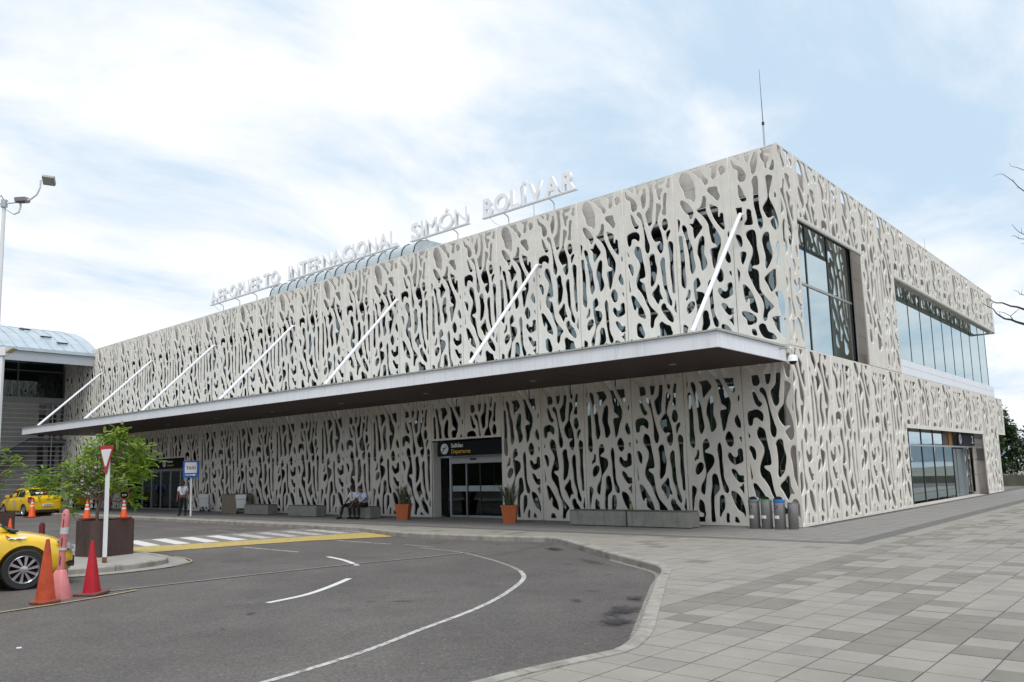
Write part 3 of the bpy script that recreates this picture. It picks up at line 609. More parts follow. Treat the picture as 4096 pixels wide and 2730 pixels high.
# ------------------------------------------------------------------ sliding doors of the entrance
def sliding_door(xa, xb):
    D = link(bpy.data.objects.new('sliding_door', None), T); yd = .45
    # dark side bay on the left, post, transom, two door leaves
    boxo('jamb', PANELS, (xa-.0, xa+.05, .05, .75, 0, 3.0), D); boxo('jamb', PANELS, (xb-.05, xb, .05, .75, 0, 3.0), D)
    px0 = xa+.62
    boxo('post', ALU, (px0, px0+.09, yd-.05, yd+.05, 0, 2.4), D)
    boxo('head_rail', ALU, (xa+.05, xb-.05, yd-.07, yd+.05, 2.36, 2.43), D)
    boxo('operator_box', mat('door_box', (.33, .34, .36), .4, .4), (px0+.09, xb-.05, yd-.10, yd+.06, 2.12, 2.355), D)
    boxo('sensor', BLACK, (px0+1.25, px0+1.55, yd-.15, yd-.10, 2.24, 2.31), D, bevel=.012)
    boxo('door_glass', DOORG, (xa+.06, px0-.0, yd, yd+.015, .05, 2.36), D)
    xs = [px0+.09, px0+.92, px0+1.62, px0+2.38, xb-.05]
    for q, (a, b) in enumerate(zip(xs, xs[1:])):
        yy = yd+(.0 if q in (0, 3) else .06)
        boxo('door_glass', DOORG, (a+.02, b-.02, yy, yy+.012, .09, 2.10), D)
        boxo('door_rail', ALU, (a, b, yy-.02, yy+.03, .0, .09), D)
        boxo('door_stile', ALU if q in (0, 3) else DARKF, (b-.025, b+.01, yy-.02, yy+.03, .09, 2.10), D)
        boxo('sticker_band', mat('frost_band', (.30, .38, .38), .5), (a+.03, b-.03, yy-.004, yy-.001, 1.02, 1.24), D)
    return D
sliding_door(-15.02, -11.17)
def sliding_door_far(xa, xb):
    D = link(bpy.data.objects.new('sliding_door', None), T); yd = .45
    n = 6; w = (xb-xa)/n
    for i in range(n):
        boxo('door_glass', DOORG, (xa+i*w+.05, xa+(i+1)*w-.05, yd, yd+.015, .08, 2.3), D)
        boxo('door_stile', ALU, (xa+(i+1)*w-.06, xa+(i+1)*w+.04, yd-.03, yd+.04, 0, 2.4), D)
    boxo('head_rail', ALU, (xa, xb, yd-.05, yd+.05, 2.3, 2.5), D); boxo('door_rail', ALU, (xa, xb, yd-.04, yd+.04, 0, .08), D)
    for k in range(9): boxo('inner_blind', WALLG, (xa+.9+(k % 2)*.1, xb-.6, 2.2, 2.24, .9+k*.17, .93+k*.17), D)
    for x in (xa+3.2, xa+4.3): boxo('sticker', BLUE, (x, x+.2, yd-.02, yd-.012, 1.25, 1.5), D)
sliding_door_far(px(22), px(18))

# ------------------------------------------------------------------ signs over the doors
SIGNB = mat('sign_board', (.008, .009, .014), .6, spec=.15, noise_amt=.1, scale=3)
WTXT = mat('sign_white', (.72, .75, .77), .5); YTXT = mat('sign_yellow', (.62, .36, .02), .5); WHT2 = mat('sign_disc', (.62, .66, .68), .5)
def plane_icon(parent, c, r, m, right=Vector((1, 0, 0)), up=Vector((0, 0, 1)), nrm=Vector((0, -1, 0)), tilt=-35):
    d = MB(); pts = [c+(right*math.cos(a)+up*math.sin(a))*r for a in [2*math.pi*k/32 for k in range(32)]]
    d.extr(pts, nrm*.006); d.build('disc', WHT2, parent)
    # aircraft seen from the side, climbing
    P = [(-.62, -.50), (-.50, -.60), (.58, .36), (.66, .52), (.50, .48), (.12, .16), (-.42, .14), (-.52, .04), (-.20, -.0), (-.12, -.10), (-.34, -.32), (-.54, -.36), (-.60, -.44)]
    q = [c+nrm*.007+(right*x+up*y)*r*1.05 for x, y in P]
    MB().extr(q, nrm*.003).build('aircraft_symbol', SIGNB, parent)
s1 = empty('departures_sign', (-12.8, -.03, 2.42), label='black board over the entrance reading Salidas Departures beside a white aircraft disc', cat='sign')
MB().box(-14.62+12.8, -11.2+12.8, .0, .09, .0, .56).build('board', SIGNB, s1)
plane_icon(s1, Vector((-1.42, -.001, .29)), .215, None)
text_obj('Salidas', WTXT, s1, (-1.04, -.004, .335), (1, 0, 0), (0, 0, 1), .16, .66, off=.018)
text_obj('Departures', YTXT, s1, (-1.02, -.004, .10), (1, 0, 0), (0, 0, 1), .16, 1.05, off=.015)
s2 = empty('door_sign', (-38.3, -.03, 2.45), label='dark sign board over the farther entrance, behind the planter tree', cat='sign')
MB().box(-2.6, 2.0, 0, .09, 0, .55).build('board', SIGNB, s2)
plane_icon(s2, Vector((-.35, -.001, .29)), .2, None)
for k in range(5): boxo('stroke', WTXT, (.05+k*.14, .14+k*.14, -.006, -.001, .34, .45), s2)
for k in range(6): boxo('stroke', YTXT, (.05+k*.14, .14+k*.14, -.006, -.001, .13, .22), s2)
s3 = empty('gate_sign', (-.35, 22.0, 2.45), label='dark sign with a white disc and the figure 2 above the side door', cat='sign')
MB().box(-.04, .0, -1.55, 1.9, 0, .62).build('board', SIGNB, s3)
plane_icon(s3, Vector((.001, -1.1, .31)), .25, None, Vector((0, 1, 0)), Vector((0, 0, 1)), Vector((1, 0, 0)))
text_obj('2', WTXT, s3, (.004, 1.25, .12), (0, 1, 0), (0, 0, 1), .38, .40, off=.02)

# ------------------------------------------------------------------ roof lettering
LW = mat('letter_white', (.86, .86, .87), .45, noise_amt=.02)
RS = empty('rooftop_sign', (-20, 0, H2), label='white rooftop lettering reading AEROPUERTO INTERNACIONAL SIMÓN BOLÍVAR', cat='sign')
def word(s, x0, x1, zb, h, acc=None):
    cur = 0; items = []
    for ch in s:
        me = text_mesh(ch, .07, .03 if ch not in 'MÓN' else 0.0); xs = [v.co.x for v in me.vertices]; a, b = min(xs), max(xs); items.append((me, cur-a)); cur += (b-a)+.085
    tot = cur-.085; sx = (x1-x0)/tot; sy = h/.72
    for me, off in items:
        for v in me.vertices: v.co = (x0+(v.co.x+off)*sx+20, -v.co.z*.85-.02, zb+v.co.y*sy-H2)
        me.materials.clear(); me.materials.append(LW); me.name = 'letter'
        link(bpy.data.objects.new('letter', me), RS)
    MB().box(x0-.05+20, x1+.05+20, -.10, .06, zb-.075-H2, zb-.03-H2).build('rail', STEELW, RS)
    n = max(2, round((x1-x0)/1.9))
    for k in range(n):
        x = x0+(x1-x0)*(k+.45)/n+20
        MB().tube([(x, -.06, zb-.05-H2), (x, .22, zb-.12-H2), (x, .30, zb-.2-H2), (x, .30, .02)], .028, 8).build('bracket', STEELW, RS)
    MB().tube([(x0+20+.3, -.05, zb-.06-H2), (x0+20+.42, .1, zb-.28-H2), (x0+20+.7, .28, .03)], .010, 5).build('cable', STEELW, RS)
LZ = 11.68; LH = .70
word('AEROPUERTO', -33.35, -26.25, LZ, LH); word('INTERNACIONAL', -25.4, -16.95, LZ, LH); word('SIMÓN', -16.05, -12.65, LZ, LH); word('BOLÍVAR', -11.8, -7.3, LZ, LH)
# vaulted rooflight behind the letters
VR = empty('rooflight_vault', (-25.6, 6.6, 10.2), label='long curved grey rooflight rising behind the rooftop lettering', cat='rooflight')
def arc(k, n=12): a = math.pi*(.0+k/n); return (-3.6*math.copysign(abs(math.cos(a))**.25, math.cos(a)), 3.05*max(0, math.sin(a))**.25)
nseg = 14; xa, xb = -6.6, 6.2
for i in range(nseg):
    a = xa+(xb-xa)*i/nseg; b = xa+(xb-xa)*(i+1)/nseg-.05; mb = MB()
    for k in range(12):
        (y0, z0), (y1, z1) = arc(k), arc(k+1); mb.face([(a, y0, z0), (b, y0, z0), (b, y1, z1), (a, y1, z1)])
    mb.build('vault_sheet', VAULT, VR, smooth=True)
mb = MB()
for i in range(nseg+1):
    a = xa+(xb-xa)*i/nseg-.025; mb.tube([(a, arc(k)[0]*1.004, arc(k)[1]*1.004) for k in range(13)], .028, 5)
mb.build('seam', DARKF, VR)
MB().extr([(xa, *arc(k)) for k in range(13)], (-.04, 0, 0)).build('end_plate', VAULT, VR); MB().extr([(xb, *arc(k)) for k in range(13)], (.04, 0, 0)).build('end_plate', VAULT, VR)
# antennas
def antenna(x, y, z0, z1, zk, label):
    a = empty('antenna', (x, y, z0), label=label, cat='antenna', group='whip antennas on the roof')
    MB().tube([(0, 0, 0), (0, 0, zk-z0)], .030, 8).build('base_rod', ALU, a); MB().tube([(0, 0, zk-z0), (-.01, 0, z1-z0)], [.014, .006], 6).build('whip', DARKF, a)
    MB().tube([(0, 0, zk-z0-.05), (0, 0, zk-z0+.05)], .045, 8).build('collar', DARKF, a)
antenna(-1.18, 2, 9.95, 14.6, 12.75, 'tall whip antenna on the roof just behind the front corner')
antenna(-3, 43.2-14, 9.95, 15.0, 13.1, 'whip antenna near the far end of the side roof')
antenna(-3, 22, 9.95, 12.9, 12.0, 'short thin whip antenna halfway along the side roof')
antenna(-10.9, 2, 9.95, 12.6, 11.5, 'thin antenna between the words of the rooftop lettering')
# camera
cc = empty('security_camera', (.22, -.45, 4.6), label='white dome security camera on a bent pipe at the canopy corner', cat='camera')
MB().tube([(-1.02, -.02, .33), (-.2, 0, .385), (-.06, 0, .375), (0, 0, .32), (0, 0, .16)], .024, 10).build('pipe', ALU, cc, smooth=True)
MB().lathe([(.03, .17), (.09, .15), (.125, .10), (.135, 0), (.15, -.02), (.0, -.021)], 24).build('housing', WHITE, cc, smooth=True)
MB().lathe([(.10, -.02), (.095, -.06), (.06, -.10), (.0, -.115)], 20).build('dome', mat('dome_black', (.01, .01, .012), .08), cc, smooth=True)

# ================================================================== GROUND
RZ = -.13
gnd = MB().box(-400, 400, -300, 900, -.60, -.30).build('ground', mat('far_ground', (.16, .15, .12), .9, noise_amt=.2, scale=.1), None); tag(gnd, kind='structure')
road = MB().box(-120, 60, -120, 12, -.28, RZ).build('road', ASPH, None); tag(road, kind='structure')
K = [(-10, -30), (-2.0, -23.5), (1.2, -20.9), (3.0, -18.8), (3.62, -17.6), (3.80, -16.86), (3.82, -16.45), (3.96, -15.77), (4.07, -15.3), (4.08, -15.1), (3.83, -14.41), (3.34, -13.52), (2.81, -12.53), (1.8, -10.67), (1.53, -10.1), (1.30, -9.66), (1.02, -9.28), (.58, -8.92), (-.25, -8.38), (-1.17, -7.75), (-2.9, -6.52), (-4.1, -5.62), (-4.45, -5.42), (-4.85, -5.42), (-5.3, -5.50), (-6.1, -5.68), (-7.6, -5.85), (-9.0, -5.92), (-10.2, -5.88), (-11.6, -5.55), (-13.0, -5.05), (-16, -4.92), (-20.9, -4.88), (-28.9, -4.78), (-36, -4.72), (-58, -4.7)]
def chaikin(p):
    o = [p[0]]
    for a, b in zip(p, p[1:]): o += [(a[0]*.75+b[0]*.25, a[1]*.75+b[1]*.25), (a[0]*.25+b[0]*.75, a[1]*.25+b[1]*.75)]
    return o+[p[-1]]
KS = chaikin(K)
def offset_path(p, d):
    o = []
    for i in range(len(p)):
        a = Vector(p[max(i-1, 0)]); b = Vector(p[min(i+1, len(p)-1)]); t = (b-a).normalized(); n = Vector((t.y, -t.x)); o.append((p[i][0]+n.x*d, p[i][1]+n.y*d))
    return o
KO = offset_path(KS, .19); KM = offset_path(KS, .12)
def inside(pt, poly):
    x, y = pt; c = False
    for i in range(len(poly)):
        x0, y0 = poly[i-1]; x1, y1 = poly[i]
        if (y0 > y) != (y1 > y) and x < (x1-x0)*(y-y0)/(y1-y0)+x0: c = not c
    return c
PAVP = KO+[(-58, .75), (-.5, .75), (-.5, 60), (40, 60), (40, -40), (-10, -40)]
YELW = mat('road_paint_yellow_worn', (.36, .29, .12), .8, noise_amt=.15, scale=9, wear=((.18, .165, .13), 7, .42, .62))
GROUT = mat('paving_joint', (.10, .09, .09), .95, noise_amt=.15, scale=6)
pav = MB().prism(PAVP, -.2, -.009).build('pavement', GROUT, None); tag(pav, kind='structure')
TL = mat('paving_light', (.255, .234, .204), .82, noise_amt=.07, scale=2.2, bump=.25, bscale=90, wear=((.215, .197, .172), .7, .46, .72))
TD = mat('paving_dark', (.185, .171, .146), .85, noise_amt=.08, scale=2.2, bump=.25, bscale=90, wear=((.14, .13, .11), .9, .46, .72))
TM = mat('paving_mid', (.225, .207, .181), .84, noise_amt=.07, scale=2.0, bump=.25, bscale=90, wear=((.175, .16, .14), .8, .46, .72))
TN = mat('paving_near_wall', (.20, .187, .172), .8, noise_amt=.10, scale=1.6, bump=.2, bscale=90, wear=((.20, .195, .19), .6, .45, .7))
TT = mat('paving_tactile', (.125, .12, .11), .85, noise_amt=.1, scale=5, bump=.6, bscale=70)
rnd = random.Random(3)
def tile_kind(i, j, x, y):
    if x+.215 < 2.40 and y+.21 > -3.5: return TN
    xc, yc = x+.215, y+.21
    if (2.40 < xc < 2.80 and yc > -4.05) or (-4.05 < yc < -3.5 and xc < 2.80): return TT
    if i == -4 and -1 <= j-5 <= 11: return TD if rnd.random() < .85 else TL
    if 14 <= j <= 16 and -4 <= i <= 1: return TD if rnd.random() < .65 else TL
    if (i, j) in ((2, 5), (3, 7), (3, 4), (3, 5), (3, 6), (4, 6), (4, 3), (1, 3), (-2, 7), (-2, 6), (-3, 7), (5, 4), (-1, 12), (-1, 10), (0, 11), (-6, 3), (5, 3), (6, 5), (2, 9)): return TD
    h = noise.noise(Vector((i*.31, j*.17, 3.3)))+.35*noise.noise(Vector((i*.9, j*.9, 1.1)))
    p = .06 if i < -4 or j < 3 else (.42 if h > .08 else .10)
    if j < 0: p = .03
    r = rnd.random()
    return TD if r < p else (TM if r < p+.10 else TL)
def tile_mesh(m):
    b = MB(); b.box(.001, .43-.014, .001, .42-.014, -.04, 0); me_o = b.build('paving_tile', m, None, bevel=.003); me = me_o.data; bpy.data.objects.remove(me_o); return me
TMESH = {m: tile_mesh(m) for m in (TL, TD, TM)}
cands = []; rest = {m: [] for m in (TL, TD, TM, TN, TT)}
CX, CY = 8.652, -21.789
near_K = [p for p in KO]
for i in range(-150, 80):
    for j in range(-16, 130):
        x, y = 4.95+.43*i, -14.84+.42*j
        if x < -50 or y > 38 or x > 30: continue
        if y > .0 and x < 0: continue
        if y+.42 > 0.01 and x < -.01 and x+.43 > -.6 and y > -.43 and y > 0: continue
        dxc, dyc = x-CX, y-CY; dep = -dxc*.661+dyc*.75; lat = dxc*.75+dyc*.661
        if dep < 1 or abs(lat) > dep*.74+1: continue
        cor = [(x+.005, y+.005), (x+.425, y+.005), (x+.425, y+.415), (x+.005, y+.415)]
        ins = [inside(c, PAVP) for c in cor]
        if not any(ins): continue
        m = tile_kind(i, j, x, y)
        if all(ins): cands.append((dep, x, y, m))
        else:
            poly = [tuple(c) for c in cor]
            bd = 9e9
            for a, b in zip(KM, KM[1:]):
                dx_, dy_ = b[0]-a[0], b[1]-a[1]; L2 = dx_*dx_+dy_*dy_
                if L2 < 1e-9: continue
                t = max(0, min(1, ((x+.215-a[0])*dx_+(y+.21-a[1])*dy_)/L2)); q_ = math.hypot(a[0]+dx_*t-x-.215, a[1]+dy_*t-y-.21)
                if q_ < bd: bd = q_; seg_ = (a, b)
            a, b = seg_
            if bd < .45:
                nx, ny = (b[1]-a[1]), -(b[0]-a[0]); out = []
                for q in range(len(poly)):
                    p0, p1 = poly[q-1], poly[q]
                    d0 = (p0[0]-a[0])*nx+(p0[1]-a[1])*ny; d1 = (p1[0]-a[0])*nx+(p1[1]-a[1])*ny
                    if (d0 >= 0) != (d1 >= 0):
                        t = d0/(d0-d1); out.append((p0[0]+(p1[0]-p0[0])*t, p0[1]+(p1[1]-p0[1])*t))
                    if d1 >= 0: out.append(p1)
                poly = out
            if len(poly) >= 3 and area(poly) > .004: rest[m].append(poly)
cands.sort(key=lambda c: c[0]); cnt = 0
for dep, x, y, m in cands:
    if m in TMESH and cnt < 300:
        inst('paving_tile', TMESH[m], pav, (x+.0055, y+.0055, rnd.uniform(-.0022, .0012))); cnt += 1
    else: rest[m].append([(x+.0055, y+.0055), (x+.4245, y+.0055), (x+.4245, y+.4145), (x+.0055, y+.4145)])
for m, ps in rest.items():
    if not ps: continue
    mb = MB()
    for p in ps:
        z = rnd.uniform(-.002, .001); mb.face([(q[0], q[1], z) for q in p])
        n = len(p)
        for k in range(n): mb.face([(p[k][0], p[k][1], z), (p[k-1][0], p[k-1][1], z), (p[k-1][0], p[k-1][1], -.02), (p[k][0], p[k][1], -.02)])
    o = mb.build('paving_tiles', m, pav); tag(o, kind='stuff')
# kerb stones
kb = empty('kerb', (0, 0, 0)); tag(kb, kind='structure')
def resample(p, step):
    out = [Vector(p[0])]; acc = 0
    for a, b in zip(p, p[1:]):
        a, b = Vector(a), Vector(b); L_ = (b-a).length; s = step-acc
        while s <= L_: out.append(a+(b-a)*(s/L_)); s += step
        acc = (acc+L_) % step
    return out
def kerb_run(path, parent, step, width, ztop, zbot, m, jit=.0):
    P = resample(path, step/4); i = 0
    while i+1 < len(P):
        seg = P[i:i+5]
        if len(seg) < 2: break
        outl = offset_path([tuple(v) for v in seg], -.0); oo = offset_path([tuple(v) for v in seg], width)
        mb = MB(); n = len(seg); zj = rnd.uniform(-jit, jit)
        # rounded front edge profile
        prof = [(0.0, zbot), (.0, ztop-.03), (.010, ztop-.010), (.03, ztop), (width, ztop), (width, zbot)]
        rings = []
        for q in range(n):
            a = Vector(outl[q]); b = Vector(oo[q]); d = (b-a).normalized()
            sh = 0
            if q == 0: sh = .006
            if q == n-1: sh = -.006
            t = (Vector(seg[min(q+1, n-1)])-Vector(seg[max(q-1, 0)])).normalized()*sh
            rings.append([mb.bm.verts.new((a.x+d.x*u+t.x, a.y+d.y*u+t.y, z+zj)) for u, z in prof])
        for r0, r1 in zip(rings, rings[1:]):
            for q in range(len(prof)): mb.bm.faces.new((r0[q], r0[(q+1) % len(prof)], r1[(q+1) % len(prof)], r1[q]))
        mb.bm.faces.new(rings[0]); mb.bm.faces.new(rings[-1][::-1])
        mb.build('kerb_stone', m, parent); i += 4
kerb_run(KS, kb, .9, .185, .010, -.2, KERB, .003)
# cement mortar strip where the kerb meets the asphalt
def ribbon(path, w, z, name, m, parent=None, taper=False):
    L_ = offset_path(path, -w/2); R_ = offset_path(path, w/2); mb = MB()
    vs = [(mb.bm.verts.new((a[0], a[1], z)), mb.bm.verts.new((b[0], b[1], z))) for a, b in zip(L_, R_)]
    for a, b in zip(vs, vs[1:]): mb.bm.faces.new((a[0], a[1], b[1], b[0]))
    return mb.build(name, m, parent)
def blob(cx, cy, rx, ry, rot, z, name, m, parent, seed=0, n=28):
    r_ = random.Random(seed); pts = []
    for k in range(n):
        a = 2*math.pi*k/n; q = 1+.35*noise.noise(Vector((math.cos(a)*1.7+seed, math.sin(a)*1.7, seed*.7)))+r_.uniform(-.09, .09)
        x, y = math.cos(a)*rx*q, math.sin(a)*ry*q; pts.append((cx+x*math.cos(rot)-y*math.sin(rot), cy+x*math.sin(rot)+y*math.cos(rot), z))
    return MB().face(pts) and None
MORT = mat('kerb_mortar', (.27, .255, .225), .95, noise_amt=.3, scale=14, wear=((.13, .12, .11), 16, .42, .60))
seg1 = [p for p in KS if -1.5 < p[0] < 4.2 and -15.3 < p[1] < -6.8]
ribbon(offset_path(seg1, -.05), .10, RZ+.004, 'mortar', MORT, road)
# wet dark stains by the kerb
def stain(cx, cy, rx, ry, rot, seed, m, n=34, z=RZ+.008):
    o = MB().face([(-1.6, -1.6, 0), (1.6, -1.6, 0), (1.6, 1.6, 0), (-1.6, 1.6, 0)]) and None
    mb = MB(); mb.face([(-1.5, -1.5, 0), (1.5, -1.5, 0), (1.5, 1.5, 0), (-1.5, 1.5, 0)]); o = mb.build('stain', m, road)
    o.location = (cx, cy, z); o.rotation_euler = (0, 0, rot); o.scale = (rx, ry, 1); return o
WET = soft_stain('wet_stain', (.032, .028, .030), .5); OIL = soft_stain('oil_stain', (.045, .041, .040), .7)
stain(2.60, -12.85, .42, .75, R(25), 1, WET, z=RZ+.020); stain(2.95, -13.5, .42, .5, R(20), 5, WET, z=RZ+.022); stain(2.2, -11.9, .26, .4, R(30), 8, WET, z=RZ+.024); stain(-3.4, -6.75, .9, .3, R(-38), 2, WET, z=RZ+.018); stain(-1.0, -8.5, 1.2, .25, R(-33), 6, OIL, z=RZ+.019)
for q, (x, y, rx, ry, s) in enumerate([(-.6, -13.9, .30, .07, 4), (-1.0, -14.2, .14, .06, 9), (.35, -9.9, .16, .06, 11), (1.2, -11.6, .10, .16, 13), (-1.6, -15.8, .22, .08, 14), (-2.8, -8.2, .14, .05, 16), (-5.6, -6.4, .3, .05, 19), (-1.3, -9.0, .3, .07, 21), (1.6, -12.5, .12, .20, 23), (-7.3, -6.9, .4, .06, 25), (-.9, -16.6, .05, .05, 27)]):
    stain(x, y, rx*1.2, ry*1.5, R(40+q*23), s, OIL, 18, z=RZ+.005+q*.0006)
# road joint line near the kerb bend
ribbon([(-4.3, -5.75), (-4.0, -7.2), (-3.7, -9.4)], .03, RZ+.0055, 'road_joint', GROUT, road)
# painted lines
def cr(p, n=8):
    o = []; m = len(p)
    for i in range(m-1):
        p0, p1, p2, p3 = p[max(i-1, 0)], p[i], p[i+1], p[min(i+2, m-1)]
        for k in range(n):
            t = k/n; o.append(tuple(.5*(2*p1[a]+(-p0[a]+p2[a])*t+(2*p0[a]-5*p1[a]+4*p2[a]-p3[a])*t*t+(-p0[a]+3*p1[a]-3*p2[a]+p3[a])*t**3) for a in (0, 1)))
    return o+[p[-1]]
arcp = [(2.0, -19.3), (1.87, -17.67), (1.63, -16.38), (1.26, -15.24), (.85, -13.93), (.36, -12.79), (-.36, -11.5), (-.85, -10.83), (-1.40, -10.30)]
ribbon(cr(arcp), .085, RZ+.004, 'edge_line', WHITEP, road)
ribbon(cr([(-1.40, -10.30), (-1.9, -9.93), (-2.42, -9.61), (-3.33, -9.10), (-5.0, -8.35), (-6.8, -8.0)]), .09, RZ+.004, 'edge_line', WORNP, road)
ribbon(cr([(-2.27, -15.13), (-2.45, -14.35), (-2.91, -13.53), (-3.47, -12.72)]), .12, RZ+.004, 'lane_dash', WHITEB, road)
ribbon(cr([(-7.16, -10.58), (-6.17, -10.85), (-5.04, -11.33)]), .11, RZ+.004, 'lane_dash', WHITEB, road)
ribbon(cr([(-5.85, -16.1), (-5.76, -15.08), (-5.56, -13.08), (-5.26, -11.18), (-5.0, -9.98), (-4.7, -8.2)]), .09, RZ+.012, 'worn_line', WORNP, road)
ribbon(cr([(-4.9, -18.9), (-5.0, -17.6), (-5.22, -16.5), (-5.5, -15.7)]), .08, RZ+.016, 'yellow_line', YELW, road)
ribbon([(-11.58, -10.23), (-8.85, -10.27)], .07, RZ+.004, 'parking_line', WHITEP, road)
ribbon([(-10.8, -7.65), (-8.32, -7.70)], .07, RZ+.004, 'parking_line', WHITEP, road)
for a, b in (((-7.9, -7.6), (-6.6, -7.75)), ((-23.5, -9.5), (-21.3, -9.0)), ((-20, -10.8), (-17.7, -10.9)), ((-22.5, -7.4), (-20.2, -7.3)), ((-34, -8.5), (-28, -8.2)), ((-27, -7.2), (-23.8, -7.2)), ((-21.3, -6.2), (-18.9, -6.0)), ((-19.2, -7.0), (-17.2, -7.3))):
    ribbon([a, b], .10, RZ+.004, 'worn_line', WORNP, road)
def polyface(pts, z, name, m): mb = MB(); mb.face([(x, y, z) for x, y in pts]); return mb.build(name, m, road)
polyface([(-17.9, -12.9), (-14.6, -12.9), (-14.19, -11.08), (-13.58, -9.25), (-12.4, -5.0), (-16.6, -5.0), (-17.3, -9)], RZ+.004, 'crossing_bed', TABLE)
def yl(y): return -14.9+(y+12.6)*.300
for k in range(10):
    y = -12.35+k*.79; xr = yl(y)-.05; w = 2.75
    polyface([(xr, y), (xr+.12, y+.40), (xr+.12-w, y+.40+.50), (xr-w, y+.50)], RZ+.008, 'zebra_bar', WHITEB if k < 5 else WHITEP)
polyface([(-15.3, -12.95), (-14.79, -12.1), (-14.19, -10.9), (-13.58, -9.2), (-12.45, -5.3), (-11.1, -5.7), (-10.2, -6.05), (-11.50, -8.17), (-12.1, -10.07), (-12.5, -12.2), (-12.9, -12.95)], RZ+.012, 'yellow_band', YELP)
# traffic island
ISL = [(-33, -16.8), (-14, -17.3), (-11, -17.0), (-9.9, -16.4), (-9.25, -15.7), (-8.9, -15.15), (-8.82, -14.54), (-8.96, -13.85), (-9.35, -13.32), (-10.1, -13.06), (-11.1, -12.98), (-12.9, -12.98), (-33, -12.8)]
isl = MB().prism(offset_path(ISL, -.16), -.2, -.004).build('traffic_island', mat('island_concrete', (.28, .265, .24), .88, noise_amt=.10, scale=2, bump=.3, bscale=60), None); tag(isl, kind='structure')
kerb_run(chaikin(ISL)[::-1], isl, .9, .17, .004, -.2, KERB, .002)
go = offset_path(ISL, .42); gi = offset_path(ISL, -.02)
mb = MB(); n = len(ISL)
for k in range(n-1): mb.face([(go[k][0], go[k][1], RZ+.016), (go[k+1][0], go[k+1][1], RZ+.016), (gi[k+1][0], gi[k+1][1], RZ+.016), (gi[k][0], gi[k][1], RZ+.016)])
mb.build('gutter', mat('gutter_concrete', (.24, .23, .21), .9, noise_amt=.12, scale=4), road)
ribbon(cr(offset_path(ISL, .45), 4), .05, RZ+.020, 'yellow_line', YELW, road)
rr_ = random.Random(12)
mb = MB()
for k in range(900):
    x, y = rr_.uniform(-9, 3.6), rr_.uniform(-18.5, -6.5)
    if inside((x, y), PAVP): continue
    s_ = rr_.uniform(.005, .013); a_ = rr_.uniform(0, 3.1); mb.face([(x+s_*math.cos(a_+q*math.pi/2)*(1 if q % 2 else .6), y+s_*math.sin(a_+q*math.pi/2), RZ+.0035) for q in range(4)])
tag(mb.build('grit', KERB, road), kind='stuff')
# small litter
boxo('litter', WHITE, (-1.9, -1.86, -18.6, -18.55, RZ, RZ+.01), road)

# surroundings out to the sea (seen at the edges and in the glass)
sea = MB().box(60, 3500, -1500, 3000, -.9, -.29).build('sea', mat('sea_water', (.10, .15, .19), .12, noise_amt=.1, scale=.05, bump=.3, bscale=.8), None); tag(sea, kind='structure')
def hills(name, pts, depth, m):
    mb = MB()
    top = [(x, y, z) for x, y, z in pts]
    for (a, b) in zip(top, top[1:]):
        d = Vector((a[0], a[1], 0)).normalized()*depth
        mb.face([(a[0], a[1], -.25), (b[0], b[1], -.25), (b[0]+d.x*.4, b[1]+d.y*.4, b[2]), (a[0]+d.x*.4, a[1]+d.y*.4, a[2])])
        mb.face([(a[0]+d.x*.4, a[1]+d.y*.4, a[2]), (b[0]+d.x*.4, b[1]+d.y*.4, b[2]), (b[0]+d.x, b[1]+d.y, -.25), (a[0]+d.x, a[1]+d.y, -.25)])
    return tag(mb.build(name, m, None), kind='structure')
HM = mat('hill_scrub', (.13, .16, .19), .95, noise_amt=.15, scale=.01)
hp = []
for k in range(120):
    a = R(-60+k*1.5); r = 2300; h = 55+75*max(0, noise.noise(Vector((k*.13, 2, 0))))+18*noise.noise(Vector((k*.7, 9, 0)))
    hp.append((math.cos(a)*r, math.sin(a)*r+300, max(8, h)))
hills('hills', hp, 500, HM)
tb = MB(); N0 = 150; prev = None  # added tree-shaped blocker out of view: dims low sky light, darkens glass reflections
for k in range(N0):
    x = -190+k*2.6; h = 9.5+3.5*noise.noise(Vector((k*.21, 5, 0)))+1.3*noise.noise(Vector((k*.9, 3, 0))); y = -54+4*noise.noise(Vector((k*.1, 0, 4)))
    cur = [tb.bm.verts.new((x, y, -.2)), tb.bm.verts.new((x, y-1.2, h*.55)), tb.bm.verts.new((x+.4, y-3, h)), tb.bm.verts.new((x, y-8, h*.7)), tb.bm.verts.new((x, y-9, -.2))]
    if prev:
        for q in range(4): tb.bm.faces.new((prev[q], cur[q], cur[q+1], prev[q+1]))
    prev = cur
tbo = tb.build('light_block_belt', mat('light_block_green', (.035, .055, .022), .95, noise_amt=.45, scale=.8), None); tag(tbo, 'added unseen belt of trees behind the camera, blocking low sky light', 'trees', kind='stuff')
hedge_m = mat('hedge_leaf', (.035, .045, .022), .9, noise_amt=.4, scale=3)
for k in range(3):
    o = boxo('low_wall', mat('wall_olive', (.10, .095, .07), .9, noise_amt=.2, scale=1.5), (34, 34.4, -40+k*45, 4.9+k*45, -.25, .85)); tag(o, ('low wall along the seafront, nearest the road', 'low wall along the seafront, middle length', 'low wall along the seafront, farthest length')[k], 'wall', 'seafront walls')
o = boxo('low_wall', MATS['wall_olive'], (-14, 34, 47.2, 47.6, -.25, .55)); tag(o, 'low dark wall in front of the trees past the far end of the terminal', 'wall')

